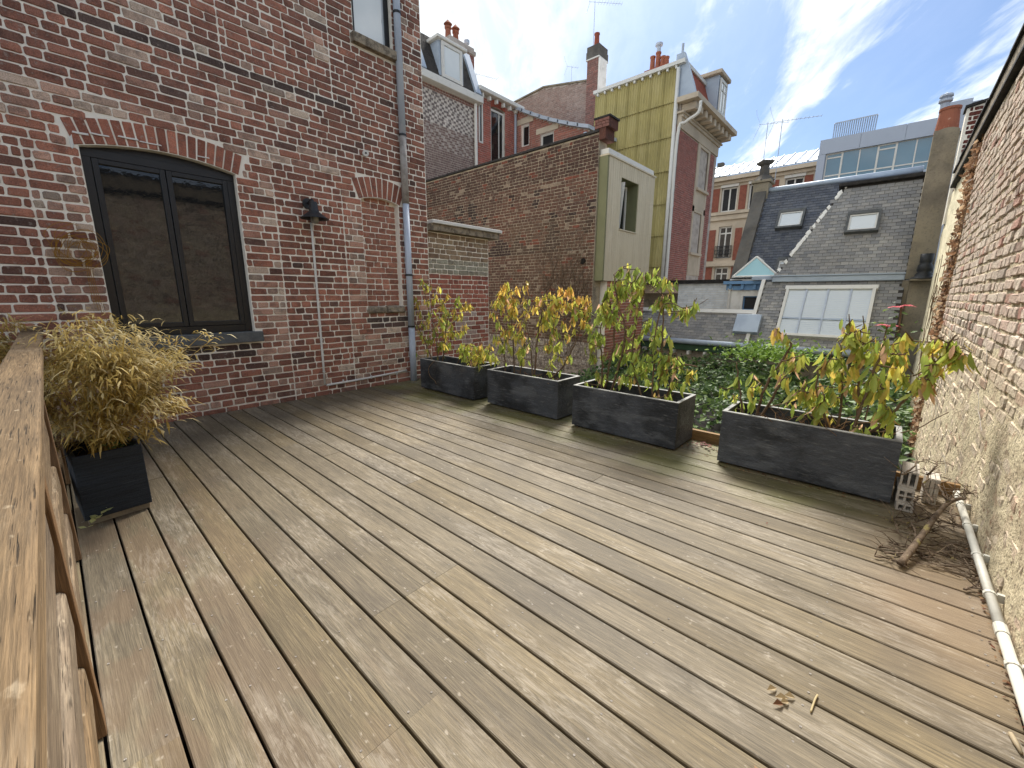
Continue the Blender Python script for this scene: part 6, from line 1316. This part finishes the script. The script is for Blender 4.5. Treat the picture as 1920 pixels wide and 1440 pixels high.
GPAL = [srgb(72, 98, 50), srgb(92, 118, 62), srgb(116, 138, 76), srgb(58, 82, 46)]
rng = random.Random(91); pts = []
def hedge_top(x, y): return -.74+.44*((x-5.2)/6.0)**.75+.28*nz(x, y, 1, .9)+.16*nz(x, y, 5, 2.6) if x > 5.2 else -1.1
for i in range(21000):
    x = 5.3+6.0*rng.random()**.8; y = rng.uniform(-.46, 5.1)
    if nz(x, y, 17, 2.1) < -.14: continue
    z = hedge_top(x, y)-rng.random()**2*.45; pts.append(((x, y, z), (-.5, 0, .8), 1))
for i in range(5000):
    y = rng.uniform(-.46, 5.0); x = 5.25+rng.uniform(0, .25)+.2*nz(y, 3, 2, 1.2); z = rng.uniform(-1.7, hedge_top(5.5, y)); pts.append(((x, y, z), (-1, 0, .3), 1))
ih = thing('ivy_hedge', 'broad mass of dark green ivy filling the garden behind the planters', 'hedge', (8, 2, -1.8))
foliage('foliage', None, None, pts, .085, GPAL, 92, ih, .75)
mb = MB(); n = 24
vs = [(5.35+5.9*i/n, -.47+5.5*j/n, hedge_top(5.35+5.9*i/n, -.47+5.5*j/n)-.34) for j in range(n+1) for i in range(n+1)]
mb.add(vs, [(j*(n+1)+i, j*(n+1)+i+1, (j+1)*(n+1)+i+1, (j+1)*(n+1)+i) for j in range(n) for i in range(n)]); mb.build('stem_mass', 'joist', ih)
pts = [((10.2+rng.gauss(0, .3), 1.75+rng.gauss(0, .42), -.05+abs(rng.gauss(0, .16))), (-.4, 0, .9), 1) for i in range(1300)]
cl = thing('climber', 'bright lime-green climber spilling over the ivy below the studio window', 'climber', (10.2, 1.75, -.3)); foliage('foliage', None, None, pts, .09, [srgb(128, 160, 62), srgb(150, 178, 78), srgb(104, 138, 52)], 93, cl, .5)
def yew(label, x, y, zt, r, seed):
    rng = random.Random(seed); t = thing('yew_shrub', label, 'yew', (x, y, -1.79), 'yews behind the planters'); mb = MB(); tr = MB(); tr.tube([(x, y, -1.79), (x, y, zt-.1)], [.035, .012], 7); tr.build('trunk', 'bark', t)
    for i in range(190):
        h = rng.random(); a = rng.uniform(0, 6.28); rr_ = r*(1.05-h*.75)*rng.uniform(.55, 1.05); b = Vector((x, y, -1.75+(zt+1.7)*h)); d = Vector((math.cos(a), math.sin(a), rng.uniform(.1, .75))).normalized(); e = b+d*rr_; s = d.cross(Vector((0, 0, 1))).normalized()
        mb.tube([b, e], [.004, .002], 3, srgb(70, 62, 44), False); c0 = mul(lerp(srgb(44, 72, 36), srgb(78, 112, 54), rng.random()), rng.uniform(.7, 1.15))
        if rng.random() < .03: c0 = srgb(130, 72, 44)
        for k in range(22):
            q = b.lerp(e, .35+.65*k/22); L = .06*(1.15-k/22*.6)
            for sd_ in (-1, 1):
                v = (s*sd_+d*.55+Vector((0, 0, rng.uniform(-.15, .25)))).normalized(); w_ = v.cross(d).normalized().cross(v)*.006
                mb.add([tuple(q-w_), tuple(q+v*L), tuple(q+w_)], [(0, 1, 2)], mul(c0, rng.uniform(.75, 1.2)))
    mb.build('foliage', 'tone_leaf', t, kind='stuff')
yew('feathery green yew seen through the gap between the third and fourth planters', 4.55, 1.02, -.02, .52, 5)
yew('yew just behind the right end of the third planter', 4.45, 1.75, -.12, .5, 6)
yew('yew behind the planter next to the side wall', 4.5, .25, -.28, .5, 7)
rb = thing('rose_bush', 'leggy rose bush with two clusters of pink flowers in front of the concrete chimney', 'rose', (4.6, -.03, -1.79))
mb = MB(); r1, r2 = at_x(1690, 576, 4.6), at_x(1664, 610, 4.6)
mb.tube(smooth_pts([(4.6, -.05, -1.79), (4.58, -.06, -.2), (4.62, r1.y-.02, .7), r1], 4), .006, 5); mb.tube(smooth_pts([(4.6, .0, -1.79), (4.62, .03, -.1), r2], 4), .006, 5); mb.build('stem', 'bark', rb)
rng = random.Random(4); pts = []
for i in range(190): t = rng.random(); p = Vector((4.6, .0, .35)).lerp(rng.choice((r1, r2))-Vector((0, 0, .06)), t); pts.append((p+Vector((rng.gauss(0, .09), rng.gauss(0, .08), rng.gauss(0, .06))), (0, 0, 1), 1))
foliage('foliage', None, None, pts, .055, [srgb(96, 124, 66), srgb(120, 142, 84), srgb(72, 100, 52)], 95, rb, .6)
for c in (r1+Vector((0, .035, 0)), r1+Vector((0, -.035, .012)), r2+Vector((0, .03, .0)), r2+Vector((0, -.035, -.004))):
    mb = MB()
    for k in range(16):
        a = k*2.4; r_ = .006+.0022*k; d = Vector((math.cos(a), math.sin(a), .9-.07*k)).normalized(); s = d.cross(Vector((0, 0, 1))).normalized()
        p = c+Vector((math.cos(a)*r_*.4, math.sin(a)*r_*.4, 0)); L = .016+.0018*k
        mb.add([tuple(p), tuple(p+d*L*.6+s*L*.5), tuple(p+d*L+Vector((0, 0, -.004))), tuple(p+d*L*.6-s*L*.5)], [(0, 1, 2, 3)])
    mb.build('flower', 'petal', rb)
# dry ivy at the end of the brick part of the side wall
dv_ = thing('dry_ivy', 'strip of rust-brown dry ivy climbing the end of the lime-washed side wall', 'ivy', (7.9, YW, -1.7))
rng = random.Random(6); pts = []
for i in range(3000):
    z = rng.uniform(-.9, 3.1); x = WX+.36+rng.gauss(0, .22); pts.append(((x, YW+.0+abs(rng.gauss(0, .022)), z), (0, 1, .2), 1))
foliage('foliage', None, None, pts, .06, [srgb(158, 122, 94), srgb(132, 98, 74), srgb(198, 170, 138), srgb(106, 80, 62)], 96, dv_, .6, mt='dry_leaf')
mb = MB()
for i in range(34):
    P = [Vector((rng.uniform(7.7, 10.4), YW+.025, rng.uniform(-.8, 1.5)))]; a = rng.uniform(0, 3.14)
    for k in range(6): a += rng.gauss(0, .5); P.append(P[-1]+Vector((math.cos(a)*.2, rng.uniform(-.003, .006), math.sin(a)*.2)))
    mb.tube(smooth_pts(P, 2), .005, 4)
mb.build('stems', 'bark', dv_)
mb = MB()
for i in range(14):
    P = [Vector((rng.uniform(3.4, 6.5), YW+.03, rng.uniform(-.2, .9)))]; a = rng.uniform(0, 3.14)
    for k in range(5): a += rng.gauss(0, .5); P.append(P[-1]+Vector((math.cos(a)*.1, rng.uniform(-.002, .004), math.sin(a)*.1)))
    mb.tube(smooth_pts(P, 2), .0015, 4)
mb.build('creeper_stems', 'lead', kind='stuff', label='fine bare creeper stems clinging to the rough render near the last planter', cat='creeper')
